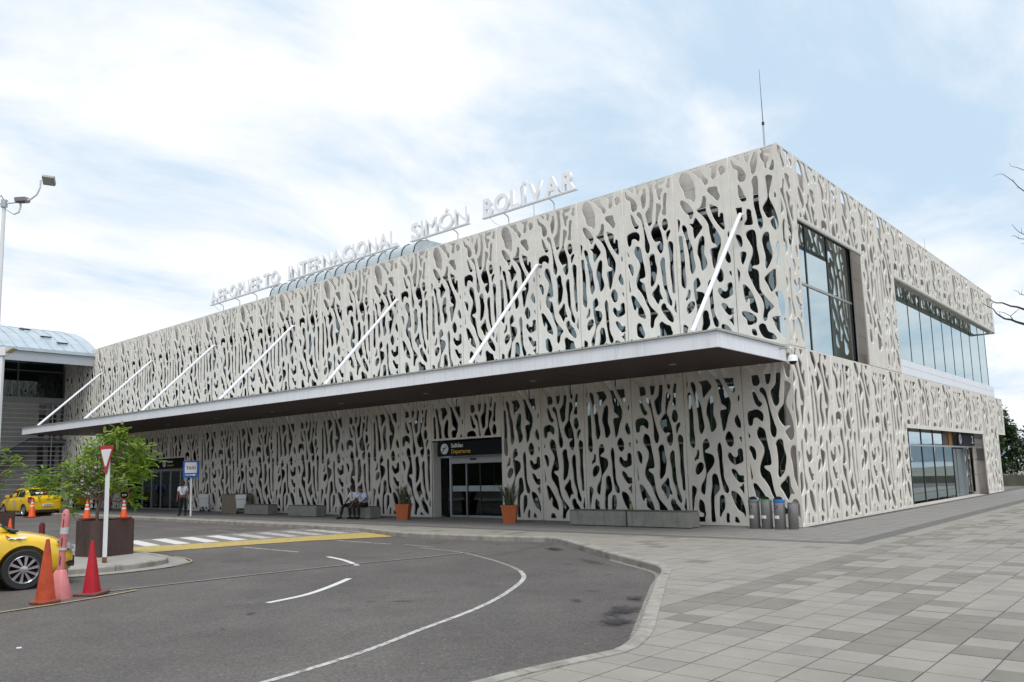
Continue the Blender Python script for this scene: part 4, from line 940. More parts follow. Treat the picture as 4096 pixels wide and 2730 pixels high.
# ================================================================== NEIGHBOURING WING (left)
N_ = empty('terminal_wing', (-55.6, 0, 0), label='older wing with a curved standing seam metal roof, dark windows and rails at the left', cat='building')
WX = 0.0
def nb(name, m, x0, x1, y0, y1, z0, z1): return boxo(name, m, (x0, x1, y0, y1, z0, z1), N_)
nb('wall', WALLG, -.35, -.05, -30, -1.62, -.13, 7.62)
nb('wall_recess', DARKIN, -1.6, -1.4, -1.7, 0.6, -.13, 7.7)
nb('window_wall', DARKIN, -2.2, -2.0, -30, 0.4, 7.6, 10.8)
nb('party_wall', WALLG, -9, .04, .42, .6, -.13, 11.3)
nb('sill_band', mat('band_grey', (.25, .26, .27), .7, noise_amt=.05), -.5, .0, -30, .6, 7.62, 8.06)
WG = glass('glass_wing', (.25, .27, .28), .06, .6)
for k in range(8):
    y1 = -.03-k*3.07; y0 = y1-3.0
    nb('glass_pane', WG, -.25, -.23, y0, y1, 8.1, 9.98); nb('glass_pane', WG, -.25, -.23, y0, y1, 10.05, 10.75)
    nb('mullion', mat('mullion_grey', (.16, .16, .16), .5), -.3, -.18, y0-.05, y0+.02, 8.06, 10.8)
nb('transom', MATS['mullion_grey'], -.3, -.16, -30, .0, 9.98, 10.05)
nb('column', WALLG, -.9, -.6, -.95, -.72, -.13, 7.6); nb('column', WALLG, -.6, -.3, -.28, -.05, -.13, 7.6)
nb('beam', WALLG, -.6, -.2, -1.25, .6, 4.62, 5.02); nb('beam', WALLG, -1.2, -.9, -1.6, .6, 7.0, 7.6)
nb('shutter', DARKF, -1.1, -1.0, -1.55, -.98, 5.4, 7.3)
for k in range(20):
    z = 7.42-k*.335; MB().tube([(1.25, -14, z), (1.25, .02, z)], .028, 6).build('rail', mat('rail_grey', (.42, .43, .44), .45, .4), N_)
mb = MB()
for y in (-1.1, -4.6, -8.2): mb.box(1.16, 1.2, y-.03, y+.03, -.13, 7.5)
mb.build('rail_post', MATS['rail_grey'], N_)
mb = MB(); mb.extr([(.1, -4.8, 2.6), (.1, -1.5, 4.75), (.1, -1.5, 5.05), (.1, -2.2, 5.05), (.1, -5.2, 3.05)], (.8, 0, 0)); mb.build('stair_flight', mat('stair_dark', (.10, .10, .10), .8), N_)
nb('stair_landing', MATS['stair_dark'], .1, .9, -1.5, .3, 4.75, 4.95)
# curved roof
E0 = 5.5
prof = [(E0, 10.83), (4.4, 11.42), (3.43, 11.92), (2.0, 12.50), (.54, 12.95), (-1.5, 13.35), (-4, 13.6), (-7, 13.6), (-10, 13.2)]
for k in range(14):
    y1 = .35-k*1.5; y0 = y1-1.5+.02; mb = MB()
    for a, b in zip(prof, prof[1:]): mb.face([(a[0], y0, a[1]), (a[0], y1, a[1]), (b[0], y1, b[1]), (b[0], y0, b[1])])
    mb.build('roof_sheet', METALR, N_)
    MB().tube([(a[0], y0-.01, a[1]+.03) for a in prof], .030, 5).build('seam', METALR, N_)
    MB().tube([(a[0], y0+.74, a[1]+.03) for a in prof], .028, 5).build('seam', METALR, N_)
for y0, z in ((-1.9, 0), (-3.4, 0)):
    pass
for (q, y) in ((1, -1.75), (2.0, -2.5), (3.3, -3.3)):
    t = q; i = int(q); f = q-i; a, b = prof[i], prof[i+1]; x = a[0]+(b[0]-a[0])*f; z = a[1]+(b[1]-a[1])*f
    nb('roof_vent', DARKF, x-.05, x+.05, y-.35, y+.35, z+.06, z+.16)  # small dark vent boxes on the curved roof
nb('gutter', METALR, E0-.05, E0+.14, -30, .02, 10.60, 10.80)
nb('fascia', mat('fascia_grey', (.36, .38, .41), .5, noise_amt=.04), E0-.02, E0+.02, -30, -.02, 9.92, 10.58)
nb('soffit', MATS['fascia_grey'], -.1, E0-.03, -30, .0, 9.92, 9.97) if False else nb('soffit', DARKIN, -.1, E0-.03, -30, -.02, 10.76, 10.80)
MB().extr([(E0-.03, -.02, 9.92), (E0-.03, -.02, 10.75), (-.1, -.02, 10.75), (3.6, -.02, 10.2)], (0, .0+.01, 0)).build('end_bracket', MATS['fascia_grey'], N_)
MB().extr([(a[0], .36, a[1]) for a in prof]+[(-10, .36, 10.9)], (0, .04, 0)).build('gable', METALR, N_)
nb('roof_box', METALR, 2.4, 6.5, 3.2, 8.5, 11.2, 11.95)

# ================================================================== THINGS ON THE PAVEMENT
def bench(x0, x1, y0, y1, label):
    b = empty('concrete_bench', ((x0+x1)/2, (y0+y1)/2, 0), label=label, cat='bench', group='block benches along the lattice wall')
    w, d = (x1-x0)/2, (y1-y0)/2
    MB().box(-w, w, -d, d, .02, .455).build('block', CONC, b, bevel=.012); MB().box(-w+.01, w-.01, -d+.01, d-.01, .457, .485).build('seat_slab', CONCD, b, bevel=.008)
    MB().box(-w+.05, w-.05, -d+.05, d-.05, .001, .019).build('plinth', BLACK, b)
bench(-7.0, -4.87, -1.42, -.86, 'concrete block bench right of the potted plant by the entrance')
bench(-4.80, -2.68, -1.42, -.86, 'concrete block bench nearest the recycling bins')
bench(-19.0, -16.95, -1.62, -1.05, 'concrete block bench with two men sitting on it')
bench(-23.1, -20.95, -1.42, -.9, 'empty concrete block bench just left of the two sitting men')
bench(-27.2, -25.05, -1.28, -.75, 'empty concrete block bench beside the luggage trolley')

def pot_plant(x, y, rz, label, plabel):
    p = empty('plant_pot', (x, y, 0), rz, label=label, cat='plant pot', group='square terracotta pots flanking the entrance')
    mb = MB(); s0, s1, h = .20, .27, .60
    def sq(s, z): return [mb.bm.verts.new(v) for v in ((-s, -s, z), (s, -s, z), (s, s, z), (-s, s, z))]
    rr = [sq(s0, 0), sq(s1, h-.05), sq(s1+.022, h-.05), sq(s1+.022, h), sq(s1-.03, h), sq(s1-.04, h-.06)]
    for a, b in zip(rr, rr[1:]):
        for k in range(4): mb.bm.faces.new((a[k], a[(k+1) % 4], b[(k+1) % 4], b[k]))
    mb.bm.faces.new(rr[0][::-1]); mb.bm.faces.new(rr[-1]); mb.build('body', TERRA, p)
    pl = empty('snake_plant', (x, y, .54), label=plabel, cat='plant', group='spiky plants in the terracotta pots')
    r_ = random.Random(int(x*10)); mb = MB()
    for k in range(64):
        a = r_.uniform(0, 6.283); rad = r_.uniform(.02, .16); lean = r_.uniform(.02, .34)*(1 if k % 5 else 1.9); L_ = r_.uniform(.38, .88)
        bx, by_ = rad*math.cos(a), rad*math.sin(a); dx, dy = math.cos(a)*lean, math.sin(a)*lean; w = r_.uniform(.014, .026); tx, ty = -math.sin(a+r_.uniform(-1, 1)), math.cos(a)
        prev = None
        for q in range(7):
            t = q/6; cx = bx+dx*t*(.6+.7*t); cy_ = by_+dy*t*(.6+.7*t); z = L_*t*(1-.18*lean*t); ww = w*(1.15-t)**.6 if q < 6 else .002
            cur = (mb.bm.verts.new((cx-tx*ww, cy_-ty*ww, z)), mb.bm.verts.new((cx+math.cos(a)*.006, cy_+math.sin(a)*.006, z)), mb.bm.verts.new((cx+tx*ww, cy_+ty*ww, z)))
            if prev: mb.bm.faces.new((prev[0], prev[1], cur[1], cur[0])); mb.bm.faces.new((prev[1], prev[2], cur[2], cur[1]))
            prev = cur
    tag(mb.build('leaves', mat('snake_leaf', (.042, .060, .026), .5, c2=(.13, .14, .062), noise_amt=1, scale=26, stretch=(1, 1, .35)), pl), kind='stuff')
    MB().lathe([(.0, .0), (.19, .0)], 4).build('soil', BARKD, pl)
pot_plant(-15.20, -1.35, R(34), 'terracotta pot left of the entrance doors', 'dark spiky plant in the pot left of the entrance doors')
pot_plant(-9.72, -1.25, R(34), 'terracotta pot right of the entrance doors', 'dark spiky plant in the pot right of the entrance doors')

def recycle_bin(x, y, kind, label):
    b = empty('recycling_bin', (x, y, 0), R(-12), label=label, cat='bin', group='metal bins at the corner of the terminal')
    r = .150 if kind != 'ash' else .135; h = .80 if kind != 'ash' else .70
    MB().lathe([(r-.008, 0), (r, .012), (r, h-.01), (r-.006, h)], 32).build('body', BINM, b, smooth=True)
    def on_cyl(cu_, cz_, w_, h_, name, m, proud=.003, n=6):
        mb = MB(); f = []
        for k in range(n+1):
            a = -math.pi/2+(cu_-w_/2+w_*k/n)/r
            f.append((mb.bm.verts.new(((r+proud)*math.cos(a), (r+proud)*math.sin(a), cz_-h_/2)), mb.bm.verts.new(((r+proud)*math.cos(a), (r+proud)*math.sin(a), cz_+h_/2))))
        for p, q in zip(f, f[1:]): mb.bm.faces.new((p[0], q[0], q[1], p[1]))
        return mb.build(name, m, b)
    if kind == 'ash':
        pts = []; mb = MB()
        for k in range(24):
            t = 2*math.pi*k/24; a = -math.pi/2-.42+math.cos(t)*.085/r*(1.1); pts.append(((r+.003)*math.cos(a), (r+.003)*math.sin(a), .49+.085*math.sin(t)))
        mb.face(pts); mb.build('opening', BLACK, b); MB().lathe([(r, h), (r+.004, h+.004), (r-.02, h+.012), (0, h+.014)], 28).build('lid', BINM, b, smooth=True)
        return
    lidc = {'grey': (.16, .20, .22), 'green': (.10, .34, .10), 'blue': (.015, .17, .52)}[kind]; lm = mat('lid_'+kind, lidc, .3, coat=.4)
    hw = .075 if kind != 'green' else .03
    MB().lathe([(r+.006, h-hw), (r+.010, h-hw+.01), (r+.010, h-.01), (r, h)], 32, caps=False).build('lid_band', lm, b, smooth=True)
    # domed lid open at the front
    mb = MB(); n = 20; m_ = 8; rows = []
    for i in range(m_+1):
        el = (math.pi/2)*i/m_; row = []
        for k in range(n+1):
            a = R(-15)+R(210)*k/n; row.append(mb.bm.verts.new(((r+.006)*math.cos(a)*math.cos(el), (r+.006)*math.sin(a)*math.cos(el), h+.085*math.sin(el))))
        rows.append(row)
    for p, q in zip(rows, rows[1:]):
        for k in range(n): mb.bm.faces.new((p[k], p[k+1], q[k+1], q[k]))
    mb.build('lid', mat('lid_top', (.40, .43, .46), .25, .3), b, smooth=True)
    MB().lathe([(r-.01, h+.001), (0, h+.0015)], 28).build('opening', BLACK, b)
    arcm = {'grey': BLACK, 'green': mat('print_green', (.05, .12, .07), .5), 'blue': mat('print_navy', (.01, .015, .07), .5)}[kind]
    for s_ in range(3 if kind != 'green' else 1):
        mb = MB(); f = []; a0 = R(90+120*s_); span = R(84) if kind != 'green' else R(350); ri, ro = (.036, .062) if kind != 'green' else (.052, .062); n = 10 if kind != 'green' else 30
        for k in range(n+1):
            t = a0+span*k/n
            def P_(rad): 
                u = rad*math.cos(t)-.02; a = -math.pi/2+u/r; return ((r+.003)*math.cos(a), (r+.003)*math.sin(a), .60+rad*math.sin(t))
            f.append((mb.bm.verts.new(P_(ri)), mb.bm.verts.new(P_(ro))))
        for p, q in zip(f, f[1:]): mb.bm.faces.new((p[0], q[0], q[1], p[1]))
        mb.build('recycling_mark', arcm, b)
    for k in range(3): on_cyl(-.01, .495-k*.034, .12-.02*k, .010, 'print_line', mat('print_grey', (.17, .17, .175), .5))
    on_cyl(-.01, .33, .165, .085, 'paper_label', WHITE, .004)
recycle_bin(-1.10, -.62, 'grey', 'metal bin with a dark grey lid band, leftmost of the row at the corner')
recycle_bin(-.74, -.62, 'green', 'metal bin with a thin green lid rim and ring mark')
recycle_bin(-.37, -.62, 'blue', 'metal bin with a bright blue lid band')
recycle_bin(-.05, -.50, 'ash', 'shorter lidless bin with a black side opening, nearest the corner')

# luggage trolleys, stand, cleaning cart
def trolley(x, y, rz, label, board=True):
    t = empty('luggage_trolley', (x, y, 0), rz, label=label, cat='trolley', group='airport luggage trolleys')
    mb = MB()
    for s in (-.26, .26): mb.tube([(s, .05, .12), (s, .02, .5), (s, -.10, .95), (s, -.16, 1.0)], .018, 8); mb.tube([(s, .05, .14), (s*.8, .95, .12)], .018, 8)
    for z in (.55, .93): mb.tube([(-.26, .0-(z-.5)*.2, z), (.26, -(z-.5)*.2, z)], .014, 8)
    for y_ in (.2, .5, .95): mb.tube([(-.25, y_, .13), (.25, y_, .13)], .012, 8)
    mb.build('frame', ALU, t, smooth=True)
    for s in (-.2, .2): MB().tube([(s-.09, -.15, .98), (s, -.19, 1.05), (s+.09, -.17, 1.03)], .026, 8).build('grip', BLACK, t, smooth=True)
    MB().box(-.27, .27, -.13, -.10, .74, .96).build('top_tray', WHITE, t); MB().extr([(-.24, -.05, .28), (.24, -.05, .28), (.25, -.11, .72), (-.25, -.11, .72)], (0, .02, 0)).build('board', WHITE, t)
    for (a, b) in ((-.24, .05), (.24, .05), (0, .93)): MB().tube([(a-.02, b, .075), (a+.02, b, .075)], .075, 14).build('wheel', BLACK, t, smooth=True)
trolley(-27.85, -1.05, R(38), 'luggage trolley with a white board beside the grey stand')
trolley(-32.6, -.55, R(40), 'luggage trolley with a white board behind the taxi sign pole')
trolley(-33.9, -.9, R(-50), 'luggage trolley pushed sideways next to the man in the cap')
st = empty('check_stand', (-29.1, -.62, 0), label='beige box stand with a dark square on its side, left of the trolley', cat='stand')
MB().box(-.75, .75, -.42, .42, 0, .95).build('body', mat('stand_beige', (.24, .20, .155), .7, noise_amt=.05), st, bevel=.01); MB().box(.755, .76, -.12, .22, .58, .82).build('screen_square', mat('maroon', (.06, .02, .018), .5), st)
MB().box(-.77, .77, -.44, .44, .952, .975).build('top', mat('stand_top', (.14, .12, .10), .6), st)
cl = empty('cleaning_cart', (-47.0, -1.5, 0), label='yellow cleaning cart beyond the tree by the far door', cat='cart')
MB().extr([(-.4, -.3, .3), (.4, -.3, .3), (.5, -.35, .95), (-.5, -.35, .95)], (0, .6, 0)).build('bag', mat('cart_yellow', (.55, .42, .02), .6), cl); MB().tube([(-.5, 0, .3), (-.55, 0, 1.0), (.75, 0, 1.2)], .03).build('handle', ALU, cl)
for a, b in ((-.4, -.2), (-.4, .2), (.4, -.2), (.4, .2)): MB().tube([(a-.02, b, .1), (a+.02, b, .1)], .1, 12).build('wheel', BLACK, cl)
mb = MB(); mb.box(-.45, .45, -.32, .32, .2, .3)
mb.build('base', BLACK, cl)

# taxi sign
ts = empty('taxi_sign', (-28.5, -3.35, 0), R(38), label='blue and white TAXI sign with an arrow on a thin white pole by the kerb', cat='sign')
MB().tube([(0, 0, 0), (0, 0, 1.92)], .045, 12).build('pole', STEELW, ts, smooth=True)
MB().box(-.40, .40, -.09, -.055, 1.86, 2.66).build('panel', BLUE, ts, bevel=.004); MB().box(-.30, .30, -.097, -.091, 2.08, 2.59).build('white_field', WHITE, ts)
text_obj('TAXI', BLACK, ts, (-.23, -.10, 2.25), (1, 0, 0), (0, 0, 1), .15, .46, off=.012)
MB().extr([(-.27, -.092, 1.965), (.12, -.092, 1.965), (.12, -.092, 1.93), (.29, -.092, 1.985), (.12, -.092, 2.04), (.12, -.092, 2.005), (-.27, -.092, 2.005)], (0, -.004, 0)).build('arrow', WHITE, ts)
# yield sign
ys_ = empty('yield_sign', (-9.70, -14.63, 0), R(6), label='give way sign, red bordered white triangle, on a leaning white post on the island', cat='sign')
def tri(w, top, bot, y, name, m, r=.03):
    P = [(-w, top-r), (-w+r, top), (w-r, top), (w, top-r), (r*.8, bot), (-r*.8, bot)]
    MB().extr([(x, y, z) for x, z in P], (0, -.008, 0)).build(name, m, ys_)
MB().extr([(-.047, 0, -.0), (.047, 0, 0), (.047, 0, 2.52), (-.047, 0, 2.52)], (0, .05, 0)).build('post', STEELW, ys_)
MB().box(-.05, .05, -.004, .054, 0, .12).build('rust_foot', mat('rust', (.16, .07, .03), .9, noise_amt=.4, scale=30), ys_)
tri(.30, 2.55, 1.93, -.012, 'red_border', REDP); tri(.215, 2.47, 2.09, -.022, 'white_field', WHITE)

# ------------------------------------------------------------------ cones and posts
def square_cone(x, y, h, s, m, base_m, label, rz=0, tilt=(0, 0), bands=None, z=RZ, cat='traffic cone', group=None, round_=False, bf=1.55):
    c = empty('traffic_cone', (x, y, z), rz, label=label, cat=cat, group=group); c.rotation_euler = (tilt[0], tilt[1], rz)
    mb = MB(); bs = s*bf
    P = [(-bs, -bs), (bs, -bs), (bs, bs), (-bs, bs)]; P = [(p[0]*.97+q[0]*.03, p[1]*.97+q[1]*.03) for p in P for q in P if 0] or P
    mb.prism(P, .004, .05); mb.build('base', base_m, c, bevel=.016)
    mb = MB(); n = 24 if round_ else 16; prof = [(1.05, .05), (.98, .09), (.20, .985), (.15, 1.0), (.0, 1.002)]
    rings = []
    for r, t in prof:
        rr = []
        for k in range(n):
            a = 2*math.pi*k/n; q = 1 if round_ else min(1/max(abs(math.cos(a)), abs(math.sin(a))), 1.25); rr.append(mb.bm.verts.new((s*r*q*math.cos(a), s*r*q*math.sin(a), h*t if t > .06 else .05)))
        rings.append(rr)
    for a, b in zip(rings, rings[1:]):
        for k in range(n): mb.bm.faces.new((a[k], a[(k+1) % n], b[(k+1) % n], b[k]))
    mb.build('cone', m, c, smooth=True)
    for (a, b) in (bands or []):
        def rad(t): return s*(.98+(.20-.98)*(t-.09)/(.985-.09))+.004
        MB().lathe([(rad(a), a*h), (rad(b), b*h)], n, caps=False).build('reflective_band', mat('reflective', (.66, .66, .68), .35), c, smooth=True)
    return c
G_ = 'traffic cones'
square_cone(-5.38, -17.17, 1.0, .115, CONEOLD, mat('cone_base_orange', (.24, .055, .035), .7, noise_amt=.3, scale=9), 'tall dirty orange cone in front of the nearer taxi', bf=1.4, rz=R(20), group=G_, tilt=(0, 0))
square_cone(-5.69, -16.36, .90, .112, CONERED, CONEBASE, 'tall plain red cone with a dark foot, right of the pink post', bf=1.8, rz=R(35), group=G_, tilt=(R(2), 0))
BN = [(.50, .60), (.68, .78), (.86, .95)]
BN2 = [(.44, .54), (.66, .76)]
pp = empty('lane_post', (-5.74, -16.86, RZ), R(30), label='pink faded plastic lane post on a flared foot between two tall cones', cat='post'); pp.rotation_euler = (R(-1), R(2.5), R(30))
mb = MB(); n = 16
prof = [(.19, .0), (.185, .05), (.085, .44), (.055, .47)]
rings = [[mb.bm.verts.new((r*min(1.18, 1/max(abs(math.cos(a)), abs(math.sin(a))))*math.cos(a), r*min(1.18, 1/max(abs(math.cos(a)), abs(math.sin(a))))*math.sin(a)*.8, z)) for a in [2*math.pi*k/n for k in range(n)]] for r, z in prof]
for a, b in zip(rings, rings[1:]):
    for k in range(n): mb.bm.faces.new((a[k], a[(k+1) % n], b[(k+1) % n], b[k]))
mb.bm.faces.new(rings[0][::-1]); mb.bm.faces.new(rings[-1]); mb.build('foot', PINK, pp, smooth=True)
MB().lathe([(.054, .45), (.052, .95), (.060, 1.0), (.060, 1.30), (.056, 1.38), (.04, 1.435), (.0, 1.45)], 20).build('post', PINK, pp, smooth=True)
for z in (.80, 1.10): MB().lathe([(.063, z-.018*(1+2*(z > 1))), (.063, z+.018*(1+2*(z > 1)))], 20).build('grey_band', mat('band_silver', (.50, .50, .50), .5), pp, smooth=True)
for z in (.62, .92, 1.22): MB().box(.012, .024, -.064, -.054, z-.07, z+.07).build('slot', mat('slot_red', (.20, .02, .02), .6), pp)
for z in (1.36,): MB().box(.008, .024, -.062, -.050, z-.01, z+.01).build('hole', BLACK, pp)

def planter(x, y, rz, s, label):
    p = empty('planter_box', (x, y, 0), rz, label=label, cat='planter', group='rusty steel planters on the island')
    for (a, b, c, d) in ((-s/2, s/2, -s/2, -s/2+.02), (-s/2, s/2, s/2-.02, s/2), (-s/2, -s/2+.02, -s/2+.021, s/2-.021), (s/2-.02, s/2, -s/2+.021, s/2-.021)):
        boxo('side_sheet', RUSTBOX, (a, b, c, d, 0, .846), p)
    MB().box(-s/2+.02, s/2-.02, -s/2+.02, s/2-.02, .05, .80).build('soil', BARKD, p); return p
pl1 = (-11.62, -13.86)
planter(pl1[0], pl1[1], R(14), .90, 'rusty steel planter box with a leafy tree and two cones on it')
planter(-21.0, -13.72, R(14), .95, 'rusty steel planter box at the left edge of the photo')
def small_cone(x, y, z, h, label, bands=BN2, m=ORANGE, s=.12):
    return square_cone(x, y, h, s, m, mat('cone_base_red', (.20, .03, .02), .7), label, rz=R(20), bands=bands, z=z, group=G_, round_=True)
small_cone(-11.98, -14.16, .847, .48, 'orange cone with white bands standing on the planter left of the trunk', [(.50, .60), (.70, .79)], s=.088)
cs = small_cone(-11.35, -13.55, .847, .47, 'orange cone with white bands on the planter, round sign board on its tip', [(.50, .59), (.68, .76), (.86, .94)], s=.086)
disc = empty('round_sign', (-11.35, -13.55, 1.30), R(58), label='small round black sign with an orange rim stuck on a cone tip', cat='sign')
MB().extr([(.11*math.cos(2*math.pi*k/28), 0, .12+.11*math.sin(2*math.pi*k/28)) for k in range(28)], (0, .012, 0)).build('rim', mat('sign_rim', (.30, .12, .05), .5), disc)
MB().extr([(.088*math.cos(2*math.pi*k/28), -.002, .12+.088*math.sin(2*math.pi*k/28)) for k in range(28)], (0, -.004, 0)).build('face', SIGNB, disc)
for k in range(3): MB().box(-.05+k*.036, -.024+k*.036, -.011, -.007, .105, .14).build('mark', WTXT, disc)
small_cone(-21.15, -13.55, .847, .45, 'orange cone on the left edge planter', [(.50, .60), (.70, .79)], s=.09)
small_cone(-41.7, -6.1, RZ, 1.04, 'orange cone on the road behind the parked yellow taxi', [(.58, .66), (.74, .82)], s=.19)
small_cone(-16.72, -14.42, 0, .80, 'small orange and white cone standing beyond the hood of the nearer taxi', [(.42, .66)], s=.12)
rp = empty('marker_post', (-13.8, -14.55, 0), label='stubby dark red and white marker post behind the nearer taxi', cat='post')
MB().lathe([(.075, 0), (.075, .26)], 16).build('foot', WHITE, rp, smooth=True); MB().lathe([(.07, .26), (.07, .48), (.04, .53), (0, .535)], 16).build('cap', mat('dark_red', (.16, .012, .02), .5), rp, smooth=True)
for k in range(3): MB().box(-.08, -.07+k*.02, -.082, -.076, .04+k*.07, .07+k*.07).build('dark_stripe', DARKF, rp)
rp.scale = (1, 1, 1.45)

# ------------------------------------------------------------------ lamp mast and white column
lm_ = empty('floodlight_mast', (-15.95, -15.2, 0), label='white floodlight mast with curved arms and square lamps at the left edge', cat='lamp post')
MB().tube([(0, 0, -.1), (0, 0, 5), (.0, 0, 9.55)], [.085, .062, .046], 16).build('mast', STEELW, lm_, smooth=True)
MB().tube([(0, 0, 9.45), (0, 0, 9.66)], .085, 12).build('hub', ALU, lm_, smooth=True)
rt = Vector((.75, .66, 0))
def arm(pts): MB().tube([rt*a+Vector((0, 0, b)) for a, b in pts], .026, 8).build('arm', STEELW, lm_, smooth=True)
arm([(0, 9.56), (.45, 9.60), (.72, 9.66), (.9, 9.80), (.98, 10.0), (.99, 10.22)])
arm([(.0, 9.5), (.12, 9.36), (.30, 9.25), (.42, 9.3), (.46, 9.45), (.46, 9.62)])
arm([(0, 9.55), (-.4, 9.58), (-.8, 9.6)])
def flood(p, rx, rz, ry=0):
    p = Vector(p); M = Matrix.Translation(p) @ Matrix.Rotation(rz, 4, 'Z') @ Matrix.Rotation(rx, 4, 'X') @ Matrix.Rotation(ry, 4, 'Y')
    f = MB().box(-.15, .15, -.05, .05, -.13, .13, M).build('floodlight', mat('lamp_grey', (.27, .27, .26), .5, .3), lm_, bevel=0)
    MB().box(-.13, .13, -.062, -.052, -.11, .11, M).build('lamp_glass', mat('lamp_lens', (.36, .36, .34), .2), f)
    m2 = MB()
    for k in range(7): m2.box(-.14+k*.045, -.13+k*.045, .05, .09, -.11, .11, M)
    m2.build('cooling_fin', MATS['lamp_grey'], f)
flood(rt*1.22+Vector((0, 0, 10.20)), R(48), R(48), R(8)); flood(rt*.50+Vector((0, 0, 9.66)), R(-80), R(30), R(-12)); flood(rt*-.8+Vector((0, 0, 9.7)), R(-70), R(40))
MB().tube([rt*.02+Vector((0, 0, 9.6)), rt*-.1+Vector((0, 0, 9.8)), rt*-.18+Vector((0, 0, 9.72))], .012, 6).build('cable', DARKF, lm_)
wc = empty('sign_column', (-14.28, -15.66, 0), R(41), label='white column with a bracket cap cut by the left edge of the photo', cat='column')
MB().box(-.55, .22, -.05, .05, -.1, 5.0).build('column', STEELW, wc, bevel=.01); MB().box(-.55, .30, -.08, .08, 5.0, 5.22).build('cap', STEELW, wc, bevel=.01)
MB().extr([(.30, -.05, 5.13), (.48, -.05, 5.19), (.30, -.05, 5.08)], (0, .2, 0)).build('bracket', mat('bracket_tan', (.42, .33, .20), .7), wc)

# ================================================================== TREES
LEAF = mat('leaf_green', (.115, .23, .012), .55, c2=(.26, .38, .03), noise_amt=1, scale=3.5)
def _tl(m):
    nt = m.node_tree; b = nt.nodes['Principled BSDF']; tr = nt.nodes.new('ShaderNodeBsdfTranslucent'); mx = nt.nodes.new('ShaderNodeMixShader'); mx.inputs[0].default_value = .35
    src = b.inputs['Base Color'].links[0].from_socket; nt.links.new(src, tr.inputs[0]); nt.links.new(b.outputs[0], mx.inputs[1]); nt.links.new(tr.outputs[0], mx.inputs[2]); nt.links.new(mx.outputs[0], nt.nodes['Material Output'].inputs[0])
_tl(LEAF)
LEAFY = mat('leaf_yellow', (.32, .30, .02), .6)
def frond_tree(x, y, z, clumps, trunk, label, seed, per=26, leaf=1.0, group='leafy young trees in the planters'):
    t = empty('street_tree', (x, y, z), label=label, cat='tree', group=group); r_ = random.Random(seed)
    mb = MB(); fork = Vector(trunk[-1][:3])
    mb.tube([p[:3] for p in trunk], [p[3] for p in trunk], 10)
    for c, rad in clumps:
        c = Vector(c); mid = fork.lerp(c, .5)+Vector((r_.uniform(-.12, .12), r_.uniform(-.12, .12), -.10))
        mb.tube([fork-Vector((0, 0, .03)), mid, c], [.020, .011, .004], 6)
        for k in range(2):
            e = c+Vector((r_.uniform(-1, 1), r_.uniform(-1, 1), r_.uniform(-.3, 1)))*rad*.8; mb.tube([mid.lerp(c, .4), e], [.008, .003], 5)
    mb.build('trunk', BARK, t, smooth=True)
    fm = [MB(), MB()]
    for c, rad in clumps:
        c = Vector(c); nfr = int(per*4.8*(rad/.45)**1.5)
        for k in range(nfr):
            u_ = Vector((r_.gauss(0, 1), r_.gauss(0, 1), r_.gauss(0, .9))).normalized(); base = c+u_*rad*r_.random()**.5*1.0
            d = (u_*.35+Vector((r_.gauss(0, .7), r_.gauss(0, .7), r_.gauss(.1, .35)))).normalized(); L_ = r_.uniform(.12, .26)*leaf
            side = d.cross(Vector((0, 0, 1))); side = side.normalized() if side.length > .1 else Vector((1, 0, 0))
            dirn = (d+Vector((0, 0, .25))).normalized(); n_ = 11; mbx = fm[1 if r_.random() < .012 else 0]
            for q in range(1, n_+1):
                s = q/n_; p = base+dirn*L_*s+Vector((0, 0, -.30*L_*s*s)); ll = .045*leaf*(1-.45*s)*(.5+min(1, s*3)*.5)
                for sg in (-1, 1):
                    tip = p+side*sg*ll+dirn*ll*.35+Vector((0, 0, -.012-r_.uniform(0, .03))); w = dirn*.014*leaf
                    mid_ = p.lerp(tip, .5)
                    mbx.face([p, mid_+w, tip, mid_-w])
            mbx.face([base, base+dirn*L_*.98+Vector((0, 0, -.29*L_)), base+dirn*L_*.98+Vector((0, .004, -.29*L_-.006)), base+Vector((0, 0, -.006))])
    tag(fm[0].build('foliage', LEAF, t), kind='stuff')
    if len(fm[1].bm.faces): tag(fm[1].build('yellow_leaves', LEAFY, t), kind='stuff')
# clump centres given along the picture's right (a) / depth (b) / up (c) from the trunk
ra, rb = Vector((.75, .661, 0)), Vector((-.661, .75, 0))
def cl_(l, s=1): return [(tuple(ra*(a*s+(.12 if s < 1 else 0))+rb*b+Vector((0, 0, c))), r*(.6+.4*s)) for a, b, c, r in l]
T1 = cl_([(-1.15, .1, 1.15, .34), (-.95, -.2, .75, .30), (-.95, .1, .35, .22), (-.75, 0, 1.35, .36), (-.50, .2, 1.75, .34), (-.2, -.2, 1.45, .38), (-.3, .2, 1.0, .36), (-.05, .1, 1.8, .30), (.35, .1, 1.95, .30), (.55, -.1, 2.15, .26), (.75, .1, 1.80, .30), (1.15, 0, 1.75, .30), (1.3, .2, 1.45, .26), (1.0, -.1, 1.35, .34), (.65, .2, 1.35, .36), (.75, -.2, .95, .32), (.85, .1, .55, .26), (.30, .2, 1.35, .34), (.35, -.2, .95, .26), (-.7, .2, .95, .32), (1.25, -.1, 1.1, .22), (.10, 0, 2.05, .2)], .80)+cl_([(-1.42, 0, 1.12, .27), (-1.5, .1, .86, .22), (-1.22, -.05, .92, .18)])
frond_tree(-12.0, -13.92, .80, T1, [(0, 0, -.3, .045), (.01, .0, .25, .038), (.07, .06, .55, .034)], 'bright green young tree growing from the rusty planter with two cones', 5, per=24)
